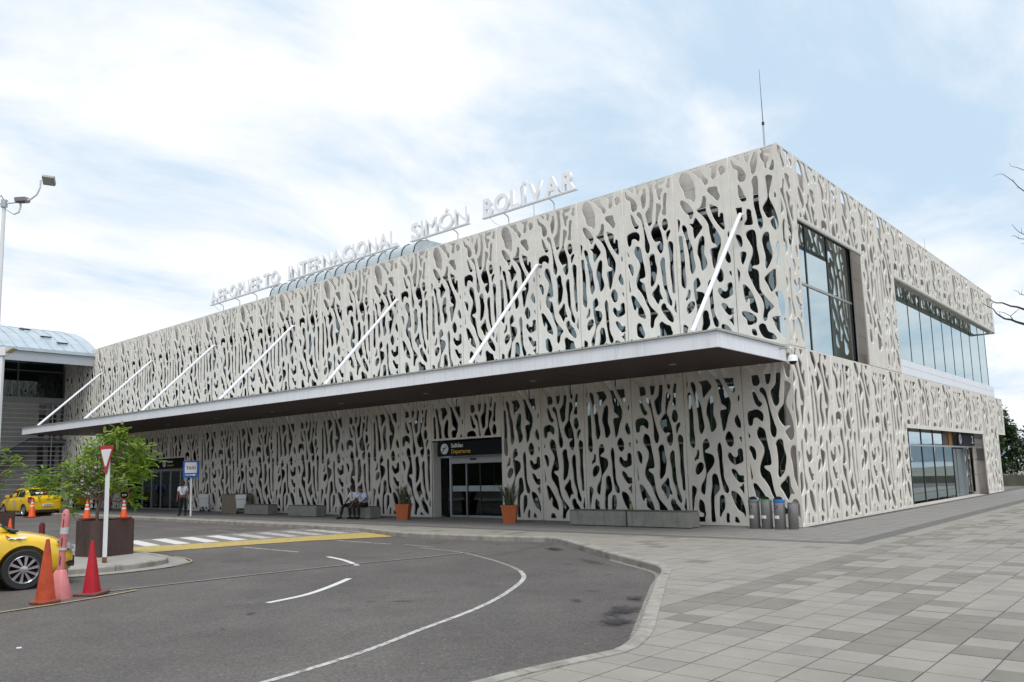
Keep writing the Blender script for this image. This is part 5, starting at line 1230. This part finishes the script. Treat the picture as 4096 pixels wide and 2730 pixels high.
T2 = cl_([(-.5, 0, 1.5, .3), (.0, .1, 1.8, .3), (.4, 0, 2.1, .26), (.7, .1, 1.7, .3), (.2, -.1, 1.3, .28), (.95, 0, 1.35, .26), (.5, .1, 1.15, .22), (-.2, .1, 2.2, .25), (1.05, 0, 1.75, .2)])
frond_tree(-21.3, -13.9, .80, T2, [(0, 0, -.3, .07), (.05, .05, .5, .055), (.2, .1, .8, .05)], 'thin leafy tree over the planter at the left edge', 8, per=7, leaf=1.15)
# dark trees past the far end of the terminal
DLEAF = mat('leaf_dark', (.020, .042, .012), .6, c2=(.055, .095, .025), noise_amt=1, scale=1.2); _tl(DLEAF)
def big_tree(x, y, h, w, label, seed, n=5200, m=DLEAF, group='dark trees past the far end of the terminal'):
    t = empty('broadleaf_tree', (x, y, -.1), label=label, cat='tree', group=group); r_ = random.Random(seed)
    mb = MB(); mb.tube([(0, 0, 0), (.1, 0, h*.25), (0, .1, h*.5)], [.28, .2, .12], 10); blobs = []
    for k in range(16):
        a = r_.uniform(0, 6.28); q = r_.uniform(.1, .85); c = Vector((math.cos(a)*w*q*.8, math.sin(a)*w*q*.8, h*r_.uniform(.22, .88)*(1.06-q*.35))); blobs.append((c, w*r_.uniform(.24, .42)))
        mb.tube([(0, 0, h*.3), tuple(Vector((0, 0, h*.4)).lerp(c, .6)), tuple(c)], [.1, .06, .02], 6)
    mb.build('trunk', BARKD, t, smooth=True); lf = MB()
    for k in range(n):
        c, rad = blobs[r_.randrange(len(blobs))]; d = Vector((r_.gauss(0, 1), r_.gauss(0, 1), r_.gauss(0, .75))).normalized(); p = c+d*rad*(r_.random()**.4)
        u = Vector((r_.uniform(-1, 1), r_.uniform(-1, 1), r_.uniform(-.6, .6))).normalized()*r_.uniform(.10, .22); v = u.cross(Vector((r_.uniform(-1, 1), r_.uniform(-1, 1), 1))).normalized()*r_.uniform(.05, .10)
        lf.face([p-u, p+v, p+u, p-v])
    tag(lf.build('crown', m, t), kind='stuff')
big_tree(-3.9, 49.5, 6.0, 2.7, 'dark tree touching the far corner of the terminal', 21); big_tree(-.2, 50.5, 6.2, 2.9, 'dark tree at the right edge of the photo', 22)
big_tree(2.8, 49, 5.4, 2.4, 'dark tree just outside the right edge', 24, 3000)
# seaside conifer that shows in the side glass
big_tree(16, 36, 4.6, 1.6, 'dark bushy tree standing on the plaza by the sea side', 27, 2500, group=None)
# bare branches at the right
bt = empty('bare_tree', (8.9, -5.4, 0), label='leafless tree reaching its twigs in from the right edge', cat='tree')
mb = MB(); o_ = Vector((8.9, -5.4, 0))
def br(pts, r0, r1):
    pts = [Vector(p)-o_ for p in pts]; n = len(pts); mb.tube(pts, [r0+(r1-r0)*k/(n-1) for k in range(n)], 7)
br([(8.9, -5.4, 0), (8.95, -5.45, 1.6), (8.8, -5.5, 3.0), (8.85, -5.6, 4.6), (8.7, -5.8, 6.4), (8.5, -6, 8.2)], 0.09750, 0.02250)
def Pt(xd, yd, d):      # a point 'd' metres out on the bearing of a spot in the tree's crown
    return None
mb_pts = []
br([(8.75, -5.7, 4.1), (6.903, -6.781, 4.031), (6.64, -7.14, 4.105), (6.576, -7.316, 4.129), (6.515, -7.485, 4.129), (6.437, -7.675, 4.166), (6.382, -7.837, 4.151), (6.369, -7.963, 4.153), (6.331, -8.118, 4.191)], 0.02160, 0.00450)
br([(8.75, -5.7, 3.9), (6.878, -6.762, 3.779), (6.614, -7.1, 3.875), (6.536, -7.263, 3.902), (6.488, -7.399, 3.927), (6.429, -7.541, 3.931), (6.385, -7.676, 3.969), (6.365, -7.787, 3.992), (6.349, -7.9, 4.048), (6.286, -8.052, 4.092), (6.24, -8.19, 4.137)], 0.02400, 0.00300)
br([(6.587, -7.835, 3.842), (6.558, -7.871, 3.91), (6.609, -7.835, 3.961), (6.665, -7.795, 4.016)], 0.00810, 0.00300)
br([(6.554, -7.876, 3.917), (6.489, -7.942, 3.966), (6.44, -7.987, 3.981), (6.408, -8.016, 3.979)], 0.00506, 0.00225)
br([(6.444, -7.974, 3.92), (6.435, -7.992, 3.981)], 0.00405, 0.00150)
br([(6.39, -8.057, 4.136), (6.351, -8.084, 4.09), (6.361, -8.067, 4.043)], 0.00506, 0.00225)
br([(8.72, -5.8, 4.8), (6.824, -6.893, 4.285), (6.674, -7.233, 4.319), (6.654, -7.449, 4.3), (6.657, -7.65, 4.317), (6.641, -7.863, 4.299)], 0.00840, 0.00225)
br([(6.717, -7.785, 4.238), (6.735, -7.782, 4.317)], 0.00405, 0.00150)
br([(8.6, -5.9, 7.6), (7.226, -6.85, 6.171), (6.965, -7.252, 6.233), (6.885, -7.485, 6.246), (6.826, -7.699, 6.249), (6.777, -7.9, 6.226), (6.774, -8.066, 6.237)], 0.00840, 0.00150)
br([(8.65, -5.85, 6.9), (7.174, -6.811, 5.658), (6.921, -7.171, 5.871), (6.839, -7.356, 5.953), (6.789, -7.508, 5.995), (6.753, -7.651, 6.055), (6.702, -7.804, 6.096), (6.663, -7.942, 6.121), (6.624, -8.074, 6.096), (6.575, -8.207, 6.031)], 0.01080, 0.00150)
br([(6.802, -7.993, 5.95), (6.796, -8.005, 5.987)], 0.00304, 0.00150)
br([(6.851, -7.934, 5.852), (6.824, -7.958, 5.855)], 0.00304, 0.00150)
br([(8.7, -5.8, 5.6), (6.984, -6.904, 5.206), (6.763, -7.299, 5.196), (6.726, -7.528, 5.167), (6.706, -7.748, 5.171), (6.691, -7.955, 5.123)], 0.00840, 0.00225)
br([(8.7, -5.8, 5.7), (6.988, -6.907, 5.244), (6.77, -7.305, 5.271), (6.743, -7.529, 5.264), (6.724, -7.75, 5.277), (6.716, -7.962, 5.304)], 0.00840, 0.00225)
br([(6.815, -7.851, 5.159), (6.816, -7.867, 5.259)], 0.00304, 0.00150)
br([(6.773, -7.876, 5.084), (6.772, -7.886, 5.142)], 0.00304, 0.00150)
br([(8.7, -5.8, 5.5), (6.976, -6.898, 5.13), (6.778, -7.468, 5.08), (6.79, -7.848, 5.007)], 0.00600, 0.00225)
mb.build('trunk', BARKD, bt, smooth=True)

# ================================================================== PEOPLE
def person(name_lab, loc, rz, J, skin=SKIN, shirt=SHIRT, trous=TROUS, cap=None, scale=1.0, lanyard=True, group=None):
    """J: joints dict in local metres, facing -y"""
    p = empty('person', loc, rz, label=name_lab, cat='person', group=group); p.scale = (scale,)*3
    def skinned(name, chains, m, sub=1):
        me = bpy.data.meshes.new(name); vs = []; es = []; rad = []; idx = {}
        for ch in chains:
            prev = None
            for (pt, r) in ch:
                key = tuple(round(v, 4) for v in pt)
                if key not in idx: idx[key] = len(vs); vs.append(pt); rad.append(r)
                i = idx[key]
                if prev is not None and prev != i: es.append((prev, i))
                prev = i
        me.from_pydata(vs, es, []); o = bpy.data.objects.new(name, me); col.objects.link(o)
        md = o.modifiers.new('s', 'SKIN'); md.use_smooth_shade = True
        for i, r in enumerate(rad):
            rr = r if hasattr(r, '__len__') else (r, r); me.skin_vertices[0].data[i].radius = rr
        me.skin_vertices[0].data[0].use_root = True
        sb = o.modifiers.new('b', 'SUBSURF'); sb.levels = sub; sb.render_levels = sub
        dg = bpy.context.evaluated_depsgraph_get(); m2 = bpy.data.meshes.new_from_object(o.evaluated_get(dg), depsgraph=dg); bpy.data.objects.remove(o); bpy.data.meshes.remove(me)
        m2.materials.clear(); m2.materials.append(m)
        for f in m2.polygons: f.use_smooth = True
        m2.name = name; return link(bpy.data.objects.new(name, m2), p)
    V = {k: Vector(v) for k, v in J.items() if isinstance(v, tuple)}
    hip, chest, neck, head = V['hip'], V['chest'], V['neck'], V['head']
    hd = (head-neck).normalized(); chains = [[(hip, .12), (hip.lerp(chest, .5), .11), (chest, .13), (neck, .05), (neck.lerp(head, .35), .048)]]
    hands = []
    for s in 'lr':
        sh, el, wr = V['sh'+s], V['el'+s], V['wr'+s]; kn, an, toe, hj = V['kn'+s], V['an'+s], V['toe'+s], V['hip'+s]
        chains.append([(chest, .13), (sh, .062), (el, .043), (wr, .028), (wr+(wr-el).normalized()*.07, .034)])
        chains.append([(hip, .12), (hj, .085), (kn, .062), (an, .040)])
        hands.append((wr, (wr-el).normalized()))
    body = skinned('body', chains, skin)
    for wr, d in hands:
        hm = MB(); sd_ = d.orthogonal().normalized()
        for q in range(4): a = wr+d*.085+sd_*(-.027+q*.018); hm.tube([a, a+d*(.05+.012*(q in (1, 2))), a+d*.075+Vector((0, -.015, -.01))], [.009, .008, .006], 6)
        hm.tube([wr+d*.035+sd_*.03, wr+d*.075+sd_*.05], [.010, .008], 6)
        hm.build('fingers', skin, p, smooth=True)
    Mh = Matrix.Translation(head) @ Matrix.Rotation(J.get('hyaw', 0), 4, 'Z') @ Matrix.Rotation(J.get('hpitch', 0), 4, 'X')
    # head: lofted egg with a face
    hb = MB(); rings = []
    for i in range(13):
        t = math.pi*i/12; z = -.125*math.cos(t); r = math.sin(t)**.8; row = []
        for k in range(16):
            a = 2*math.pi*k/16; cx, cyy = math.cos(a), math.sin(a); jaw = 1-.22*max(0, -z/.125); yy = cyy*.098*r*(1 if cyy > 0 else jaw*1.02); xx = cx*.076*r*jaw
            row.append(hb.bm.verts.new(Mh @ Vector((xx, yy, z))))
        rings.append(row)
    for a, b in zip(rings, rings[1:]):
        for k in range(16): hb.bm.faces.new((a[k], a[(k+1) % 16], b[(k+1) % 16], b[k]))
    hb.tube([Mh @ Vector((0, -.088, .02)), Mh @ Vector((0, -.115, -.022)), Mh @ Vector((0, -.09, -.035))], [.008, .016, .012], 6)
    for s in (-1, 1): hb.tube([Mh @ Vector((s*.078, .0, .02)), Mh @ Vector((s*.086, .008, 0)), Mh @ Vector((s*.078, .0, -.03))], [.012, .016, .009], 6)
    hb.build('head', skin, p, smooth=True)
    fb = MB()
    for s in (-1, 1): fb.tube([Mh @ Vector((s*.042, -.086, .012)), Mh @ Vector((s*.022, -.091, .012))], .008, 6)
    fb.tube([Mh @ Vector((-.024, -.087, -.062)), Mh @ Vector((.024, -.087, -.062))], .006, 6); fb.build('face_features', HAIR, p)
    cb = MB(); rings = []
    for i in range(8):
        t = math.pi/2*i/7; z = .135*math.sin(t); r = math.cos(t)
        rings.append([cb.bm.verts.new(Mh @ Vector((math.cos(a)*.084*r, math.sin(a)*.106*r+.008, z+(-.015 if math.sin(a) > 0 else .035)*(1 if i == 0 else .6-.05*i)))) for a in [2*math.pi*k/16 for k in range(16)]])
    for a, b in zip(rings, rings[1:]):
        for k in range(16): cb.bm.faces.new((a[k], a[(k+1) % 16], b[(k+1) % 16], b[k]))
    if cap:
        cb.face([Mh @ Vector(q) for q in ((-.075, -.08, .05), (.075, -.08, .05), (.06, -.17, .035), (0, -.185, .04), (-.06, -.17, .035))])
        cb.build('cap', cap, p, smooth=True)
        boxed = MB(); boxed.lathe([(.080, -.02), (.078, .04)], 14, Mh @ Matrix.Translation((0, .022, 0)) @ Matrix.Scale(1.02, 4)); boxed.build('hair', HAIR, p, smooth=True)
    else: cb.build('hair', HAIR, p, smooth=True)
    up = (chest-hip).normalized()
    ch2 = [[(hip+up*.02, (.165, .125)), (hip.lerp(chest, .5), (.165, .125)), (chest, (.175, .12)), (chest.lerp(neck, .75), .07)]]
    for s in 'lr':
        sh, el = V['sh'+s], V['el'+s]; ch2.append([(chest, (.175, .12)), (sh, .080), (sh.lerp(el, .55), .072), (sh.lerp(el, .75), .070)])
    skinned('shirt', ch2, shirt)
    ch3 = []
    for s in 'lr':
        hj, kn, an = V['hip'+s], V['kn'+s], V['an'+s]; ch3.append([(hip, (.16, .13)), (hj, .105), (kn, .082), (an+(kn-an)*.08, .066)])
    ch3.insert(0, [(hip, (.16, .13)), (hip+up*.08, (.16, .125))]); skinned('trousers', ch3, trous)
    for s in 'lr':
        sb = MB(); an, toe = V['an'+s], V['toe'+s]; sb.tube([an+(an-toe)*.25+Vector((0, 0, -.03)), an.lerp(toe, .4)+Vector((0, 0, -.02)), toe], [.042, .048, .030], 8)
        sb.build('shoe', BLACK, p, smooth=True)
    if lanyard:
        f = Vector((0, -.13, 0)); lb = MB(); mid = chest.lerp(hip, .45)+f*1.0
        lb.tube([neck+Vector((-.06, -.03, 0)), chest+Vector((-.04, -.135, .03)), mid], .007, 5); lb.tube([neck+Vector((.06, -.03, 0)), chest+Vector((.04, -.135, .03)), mid], .007, 5)
        lb.build('lanyard', BLACK, p); MB().box(mid.x-.03, mid.x+.03, mid.y-.012, mid.y-.004, mid.z-.09, mid.z).build('badge', WHITE, p)
    return p
STAND = dict(hip=(0, 0, .92), chest=(0, .0, 1.30), neck=(0, .01, 1.45), head=(0, -.01, 1.59), shl=(.19, 0, 1.38), shr=(-.19, 0, 1.38), ell=(.25, .02, 1.12), elr=(-.25, .02, 1.12), wrl=(.25, -.05, .88), wrr=(-.25, -.05, .88),
             hipl=(.09, 0, .88), hipr=(-.09, 0, .88), knl=(.12, -.01, .48), knr=(-.12, -.01, .48), anl=(.14, .02, .09), anr=(-.14, .02, .09), toel=(.17, -.17, .035), toer=(-.17, -.17, .035))
CAPM = mat('cap_grey', (.045, .055, .075), .8)
person('standing man in a grey cap, white shirt and black trousers beside the taxi sign', (-29.75, -3.15, 0), R(42), STAND, SKIN, cap=CAPM, scale=1.0)
S2 = dict(STAND); person('standing man in white shirt and black trousers seen behind the planter tree', (-46.3, -.95, 0), R(50), S2, SKIND, cap=CAPM, scale=1.02)
S2b = dict(STAND); person('person in dark clothes half hidden behind the yield post, by the far door', (-43.7, -1.2, 0), R(70), S2b, SKIND, shirt=mat('shirt_dark', (.02, .02, .05), .8), trous=mat('trouser_rose', (.30, .09, .08), .8), lanyard=False, scale=.98)
SIT = dict(hip=(0, .0, .58), chest=(0, -.07, .95), neck=(0, -.12, 1.10), head=(0, -.17, 1.24), shl=(.19, -.08, 1.03), shr=(-.19, -.08, 1.03), ell=(.26, -.16, .78), elr=(-.26, -.16, .78), wrl=(.16, -.38, .66), wrr=(-.16, -.38, .66),
           hipl=(.10, -.03, .56), hipr=(-.10, -.03, .56), knl=(.17, -.46, .54), knr=(-.17, -.46, .54), anl=(.16, -.42, .09), anr=(-.16, -.42, .09), toel=(.18, -.61, .035), toer=(-.18, -.61, .035))
A1 = dict(SIT); A1.update(anr=(-.24, -.58, .09), toer=(-.28, -.76, .035), knr=(-.20, -.50, .53)); A1['hyaw'] = R(-75)
person('dark haired man in white shirt sitting on the left end of the bench, looking aside', (-18.12, -1.45, 0), R(5), A1, SKIND)
A2 = dict(SIT); A2.update(wrr=(-.30, -.44, .60), elr=(-.36, -.24, .80), chest=(0, -.12, .92), neck=(0, -.19, 1.07), head=(-.01, -.25, 1.20), shl=(.19, -.13, 1.0), shr=(-.19, -.13, 1.0)); A2['hyaw'] = R(-50); A2['hpitch'] = R(14)
person('man in pale blue white shirt leaning forward on the bench beside his colleague', (-17.38, -1.5, 0), R(-4), A2, SKIN, shirt=mat('shirt_blue_white', (.56, .64, .82), .8))
BEND = dict(STAND); BEND.update(hip=(0, .1, .86), chest=(0, -.25, 1.02), neck=(0, -.42, 1.06), head=(0, -.56, 1.02), shl=(.19, -.33, 1.03), shr=(-.19, -.33, 1.03), ell=(.24, -.42, .78), elr=(-.24, -.42, .78), wrl=(.2, -.55, .6), wrr=(-.2, -.55, .6), hipl=(.09, .1, .84), hipr=(-.09, .1, .84))
person('cleaner in a green top bending over the yellow cart beyond the tree', (-48.2, -1.5, 0), R(100), BEND, SKIND, shirt=mat('shirt_green', (.11, .22, .06), .8), lanyard=False)
person('person in a pale blue shirt standing behind the parked taxi roof', (-50.8, -6.6, RZ), R(-30), STAND, SKIND, shirt=MATS['shirt_blue_white'], lanyard=False, scale=1.12)

# ================================================================== TAXIS
GLS = mat('car_glass', (.012, .014, .016), .04, spec=.8); PLAST = mat('black_plastic', (.02, .02, .022), .5); LAMPR = mat('tail_lamp', (.16, .008, .012), .2, coat=.8); LAMPC = mat('head_lamp', (.26, .28, .28), .12, coat=1)
def car(name_lab, loc, rz, sc_, wr=.31, sedan=True, extras=None):
    c = empty('taxi', loc, rz, label=name_lab, cat='taxi', group='yellow taxis'); c.scale = (sc_,)*3
    st_ = [(-2.13, .60, .34, .76), (-2.09, .74, .26, .90), (-1.98, .80, .20, 1.00), (-1.75, .83, .18, 1.03), (-1.5, .84, .17, 1.03), (-1.2, .845, .17, 1.00), (-.6, .85, .17, .97), (0, .85, .17, .955), (.55, .85, .17, .95), (.95, .845, .17, .95), (1.2, .84, .18, .925), (1.5, .82, .19, .875), (1.75, .79, .20, .815), (1.93, .73, .21, .74), (2.05, .64, .24, .65), (2.12, .50, .30, .54)]
    mb = MB(); rings = []
    def sec(w, zb, zt): return [(0, zb), (w*.80, zb), (w*.955, zb+.06), (w*.99, zb+.22), (w, (zb+zt)/2+.04), (w*.975, zt-.13), (w*.93, zt-.045), (w*.80, zt+.0), (w*.45, zt+.035), (0, zt+.045)]
    for x, w, zb, zt in st_:
        h = sec(w, zb, zt); full = [(y, z) for y, z in h]+[(-y, z) for y, z in h[-2:0:-1]]
        rings.append([mb.bm.verts.new((x, y, z)) for y, z in full])
    n = len(rings[0])
    for a, b in zip(rings, rings[1:]):
        for k in range(n): mb.bm.faces.new((a[k], a[(k+1) % n], b[(k+1) % n], b[k]))
    mb.bm.faces.new(rings[0]); mb.bm.faces.new(rings[-1][::-1])
    body = mb.build('body', TAXI, c)
    md = body.modifiers.new('s', 'SUBSURF'); md.levels = md.render_levels = 2
    cut = MB()
    AX = (1.30, -1.27)
    for x in AX:
        for s in (-1, 1): cut.tube([(x, s*.52, wr+.0), (x, s*1.2, wr+.0)], wr+.062, 40)
    cu = cut.build('cut', PLAST); cu.parent = c
    bo = body.modifiers.new('b', 'BOOLEAN'); bo.object = cu; bo.operation = 'DIFFERENCE'; bo.solver = 'EXACT'
    dg = bpy.context.evaluated_depsgraph_get(); me = bpy.data.meshes.new_from_object(body.evaluated_get(dg), depsgraph=dg)
    body.modifiers.clear(); body.data = me; bpy.data.objects.remove(cu)
    me.materials.clear(); me.materials.append(TAXI)
    for f in me.polygons: f.use_smooth = True
    me.set_sharp_from_angle(angle=R(35))
    # cabin
    cab = [(-1.62, .74, 1.00, .70), (-1.45, .74, 1.10, .66), (-1.05, .745, 1.36, .60), (-.8, .75, 1.43, .585), (-.35, .75, 1.465, .58), (.1, .75, 1.455, .575), (.35, .75, 1.405, .57), (.75, .745, 1.20, .62), (1.18, .73, .965, .68)]
    mb = MB(); rings = []
    def csec(w, zt, wt):
        zb = .93
        return [(w, zb), (w+(wt-w)*.5, zb+(zt-zb)*.5), (wt+.012, zt-.045), (wt-.045, zt-.008), (wt*.5, zt+.012), (0, zt+.018)]
    for x, w, zt, wt in cab:
        h = csec(w, zt, wt); full = h+[(-y, z) for y, z in h[-2::-1]]; rings.append([mb.bm.verts.new((x, y, z)) for y, z in full])
    n = len(rings[0])
    for a, b in zip(rings, rings[1:]):
        for k in range(n-1): mb.bm.faces.new((a[k], a[k+1], b[k+1], b[k]))
    mb.bm.faces.new(rings[0]); mb.bm.faces.new(rings[-1][::-1]); rf = mb.build('roof', TAXI, c)
    md = rf.modifiers.new('s', 'SUBSURF'); md.levels = md.render_levels = 1
    for f in rf.data.polygons: f.use_smooth = True
    def itp(x):
        for a, b in zip(cab, cab[1:]):
            if a[0] <= x <= b[0]: t = (x-a[0])/(b[0]-a[0]); return [a[q]+(b[q]-a[q])*t for q in range(4)]
        return cab[0] if x < cab[0][0] else cab[-1]
    def sidept(x, f, s, off=.007):
        _, w, zt, wt = itp(x); zb = .93; z = zb+(zt-.045-zb)*f; y = w+(wt+.012-w)*f; return Vector((x, s*(y+off), z))
    for s in (-1, 1):
        for xs in ((.98, .55, .20, -.22, -.22, .93), (-.30, -.30, -.98, -1.02)):
            mb = MB()
            if len(xs) == 6: seq = [(.93, .12), (.62, .80), (.42, .90), (-.22, .92), (-.22, .12)]
            else: seq = [(-.30, .12), (-.30, .92), (-.86, .90), (-1.00, .72), (-1.12, .12)]
            top = [sidept(x, f, s) for x, f in seq]; mb.face(top); mb.build('side_window', GLS, c)
        MB().box(-.10, .0, s*.845-.012, s*.845+.022, .83, .86).build('door_handle', TAXI, c); MB().box(-1.05, -.95, s*.845-.012, s*.845+.022, .85, .88).build('door_handle', TAXI, c)
        for x in (.88, -.26, -1.02):
            MB().box(x-.004, x+.004, s*.853-.004, s*.853+.0015, .30, .93).build('door_seam', PLAST, c)
        MB().box(.60, .78, s*.80, s*.97, .96, 1.09).build('mirror', TAXI, c, bevel=.03)
        MB().box(-.9, .9, s*.842, s*.852, .24, .27).build('sill_trim', PLAST, c)
        mb = MB(); mb.extr([(-2.10, s*.62, .72), (-2.02, s*.80, .70), (-1.84, s*.838, .74), (-1.80, s*.838, .98), (-2.0, s*.80, 1.0), (-2.10, s*.64, .95)], (-.012, s*.012, 0)); mb.build('tail_lamp', LAMPR, c)
        mb = MB(); mb.extr([(2.09, s*.56, .60), (1.98, s*.70, .60), (1.84, s*.772, .66), (1.77, s*.785, .765), (1.88, s*.70, .765), (2.0, s*.60, .70)], (.02, s*.012, .014)); mb.build('head_lamp', LAMPC, c)
        MB().extr([(2.10, s*.52, .30), (2.0, s*.70, .32), (1.92, s*.765, .40), (2.02, s*.68, .42), (2.10, s*.55, .38)], (.014, s*.006, 0)).build('fog_lamp_recess', PLAST, c)
    def xsurf(seq, name, m, off):
        mb = MB(); mb.face(seq); return mb.build(name, m, c)
    def rp(x, fy, off=.012):
        _, w, zt, wt = itp(x); return Vector((x-(off if x < 0 else -off), fy*(wt-.03), zt+off*.8+.010))
    mb = MB(); A_ = [-1.56, -1.4, -1.2, -1.02]
    for a, b in zip(A_, A_[1:]):
        for f0, f1 in ((-.95, -.5), (-.5, 0), (0, .5), (.5, .95)): mb.face([rp(a, f0), rp(a, f1), rp(b, f1), rp(b, f0)])
    mb.build('rear_window', GLS, c, smooth=True)
    mb = MB(); A_ = [.36, .55, .75, .95, 1.14]
    for a, b in zip(A_, A_[1:]):
        for f0, f1 in ((-.95, -.5), (-.5, 0), (0, .5), (.5, .95)): mb.face([rp(a, f0), rp(a, f1), rp(b, f1), rp(b, f0)])
    mb.build('windscreen', GLS, c, smooth=True)
    MB().box(1.10, 1.22, -.66, .66, .955, .985).build('cowl', PLAST, c)
    MB().box(2.07, 2.13, -.46, .46, .34, .48).build('grille', PLAST, c)
    MB().box(-2.16, -2.12, -.24, .24, .50, .62).build('number_plate', WHITE, c)
    for k in range(6): MB().box(-2.165, -2.161, -.19+k*.065, -.15+k*.065, .53, .59).build('plate_mark', PLAST, c)
    MB().extr([(-2.125, -.09, .86), (-2.125, -.03, .835), (-2.125, .09, .85), (-2.125, .09, .875), (-2.125, .03, .895), (-2.125, -.09, .885)], (-.012, 0, 0)).build('bow_tie_emblem', mat('emblem_gold', (.60, .50, .22), .3, .5), c)
    MB().box(-2.12, -2.05, -.72, .72, .70, .712).build('boot_seam', PLAST, c); MB().box(-2.13, -2.06, -.55, .55, .24, .33).build('rear_valance', PLAST, c)
    for x in AX:
        for s in (-1, 1):
            w = link(bpy.data.objects.new('wheel', None), c)
            M = Matrix.Translation((x, s*.74, wr)) @ Matrix.Rotation(s*-math.pi/2, 4, 'X')
            MB().lathe([(wr*.66, -.09), (wr*.93, -.10), (wr*.99, -.075), (wr, -.04), (wr, .04), (wr*.99, .075), (wr*.93, .10), (wr*.70, .095), (wr*.66, .08)], 40, M, caps=False).build('tyre', TYRE, w, smooth=True)
            MB().lathe([(wr*.69, .088), (wr*.665, .096), (wr*.635, .086), (wr*.62, .04), (wr*.60, -.02)], 40, M, caps=False).build('rim', CHROME, w, smooth=True)
            MB().lathe([(wr*.62, -.03), (0, -.03)], 24, M).build('brake_disc', BLACK, w)
            sp = MB()
            for k in range(10):
                a = 2*math.pi*k/10; a2 = a+.16
                def q(r, aa, z): return M @ Vector((r*math.cos(aa), r*math.sin(aa), z))
                r0, r1 = wr*.13, wr*.64
                sp.extr([q(r0, a-.28, .082), q(r1, a2-.115, .078), q(r1, a2+.115, .078), q(r0, a+.28, .082)], M.to_3x3() @ Vector((0, 0, -.03)))
            sp.build('spokes', CHROME, w); MB().lathe([(wr*.17, .06), (wr*.17, .086), (wr*.07, .094), (0, .094)], 20, M).build('hub_cap', CHROME, w, smooth=True)
    return c
def shift_tex(): pass
t2 = car('yellow taxi sedan parked far off at the kerb, seen from behind', (-45.1, -5.15, RZ), R(184), 1.13, .30)
MB().box(-.42, -.05, -.35, .30, 0, .001)
mb = MB(); mb.face([(-1.50, .10, 1.155), (-1.50, -.42, 1.155), (-1.28, -.42, 1.285), (-1.28, .10, 1.285)]); mb.build('window_sticker', mat('sticker_red', (.50, .06, .06), .5), t2)
mb = MB(); mb.face([(-1.53, .35, 1.145), (-1.53, .0, 1.145), (-1.40, .0, 1.225), (-1.40, .35, 1.225)]); mb.build('window_sticker', WHITE, t2)
MB().box(-.35, -.05, .852, .856, .50, .78).build('door_badge', mat('badge_pale', (.34, .42, .34), .6), t2); MB().box(-.35, -.05, -.856, -.852, .50, .78).build('door_badge', MATS['badge_pale'], t2)
MB().box(-.25, .0, -.16, .16, 1.49, 1.56).build('roof_lamp', WHITE, t2, bevel=.02)
h1 = R(83); s1c = 1.07; rel = Vector((1.30*s1c, -.85*s1c, 0)); wcp = Vector((-7.45, -16.85, RZ))
c1 = Vector((math.cos(h1)*rel.x-math.sin(h1)*rel.y, math.sin(h1)*rel.x+math.cos(h1)*rel.y, 0))
t1 = car('yellow taxi cut by the left edge, bonnet and front wheel behind the tall cones', tuple(wcp-c1), h1, s1c, .335)
# airliner transfer, oval badge and lettering marks on the right front wing
def dec(poly, name, m, off=0.004):
    mb = MB(); pts = []
    for x, z in poly:
        y = -.832-off+max(0, (x-1.2))*.055+max(0, z-.80)*.42; pts.append((x, y, z))
    mb.face(pts); mb.build(name, m, t1)
DK = mat('decal_navy', (.02, .025, .12), .5)
dec([(1.04, .90), (1.06, .895), (1.10, .872), (1.29, .885), (1.33, .878), (1.32, .862), (1.28, .850), (1.12, .842), (1.05, .85)], 'airliner_transfer', WHITE, .010)
dec([(1.00, .915), (1.03, .915), (1.09, .875), (1.05, .865)], 'airliner_tail', CONERED, .012); dec([(1.15, .852), (1.22, .852), (1.26, .832), (1.22, .832)], 'airliner_wing', DK, .014)
dec([(1.07, .842), (1.13, .842), (1.13, .852), (1.07, .858)], 'airliner_belly', DK, .013)
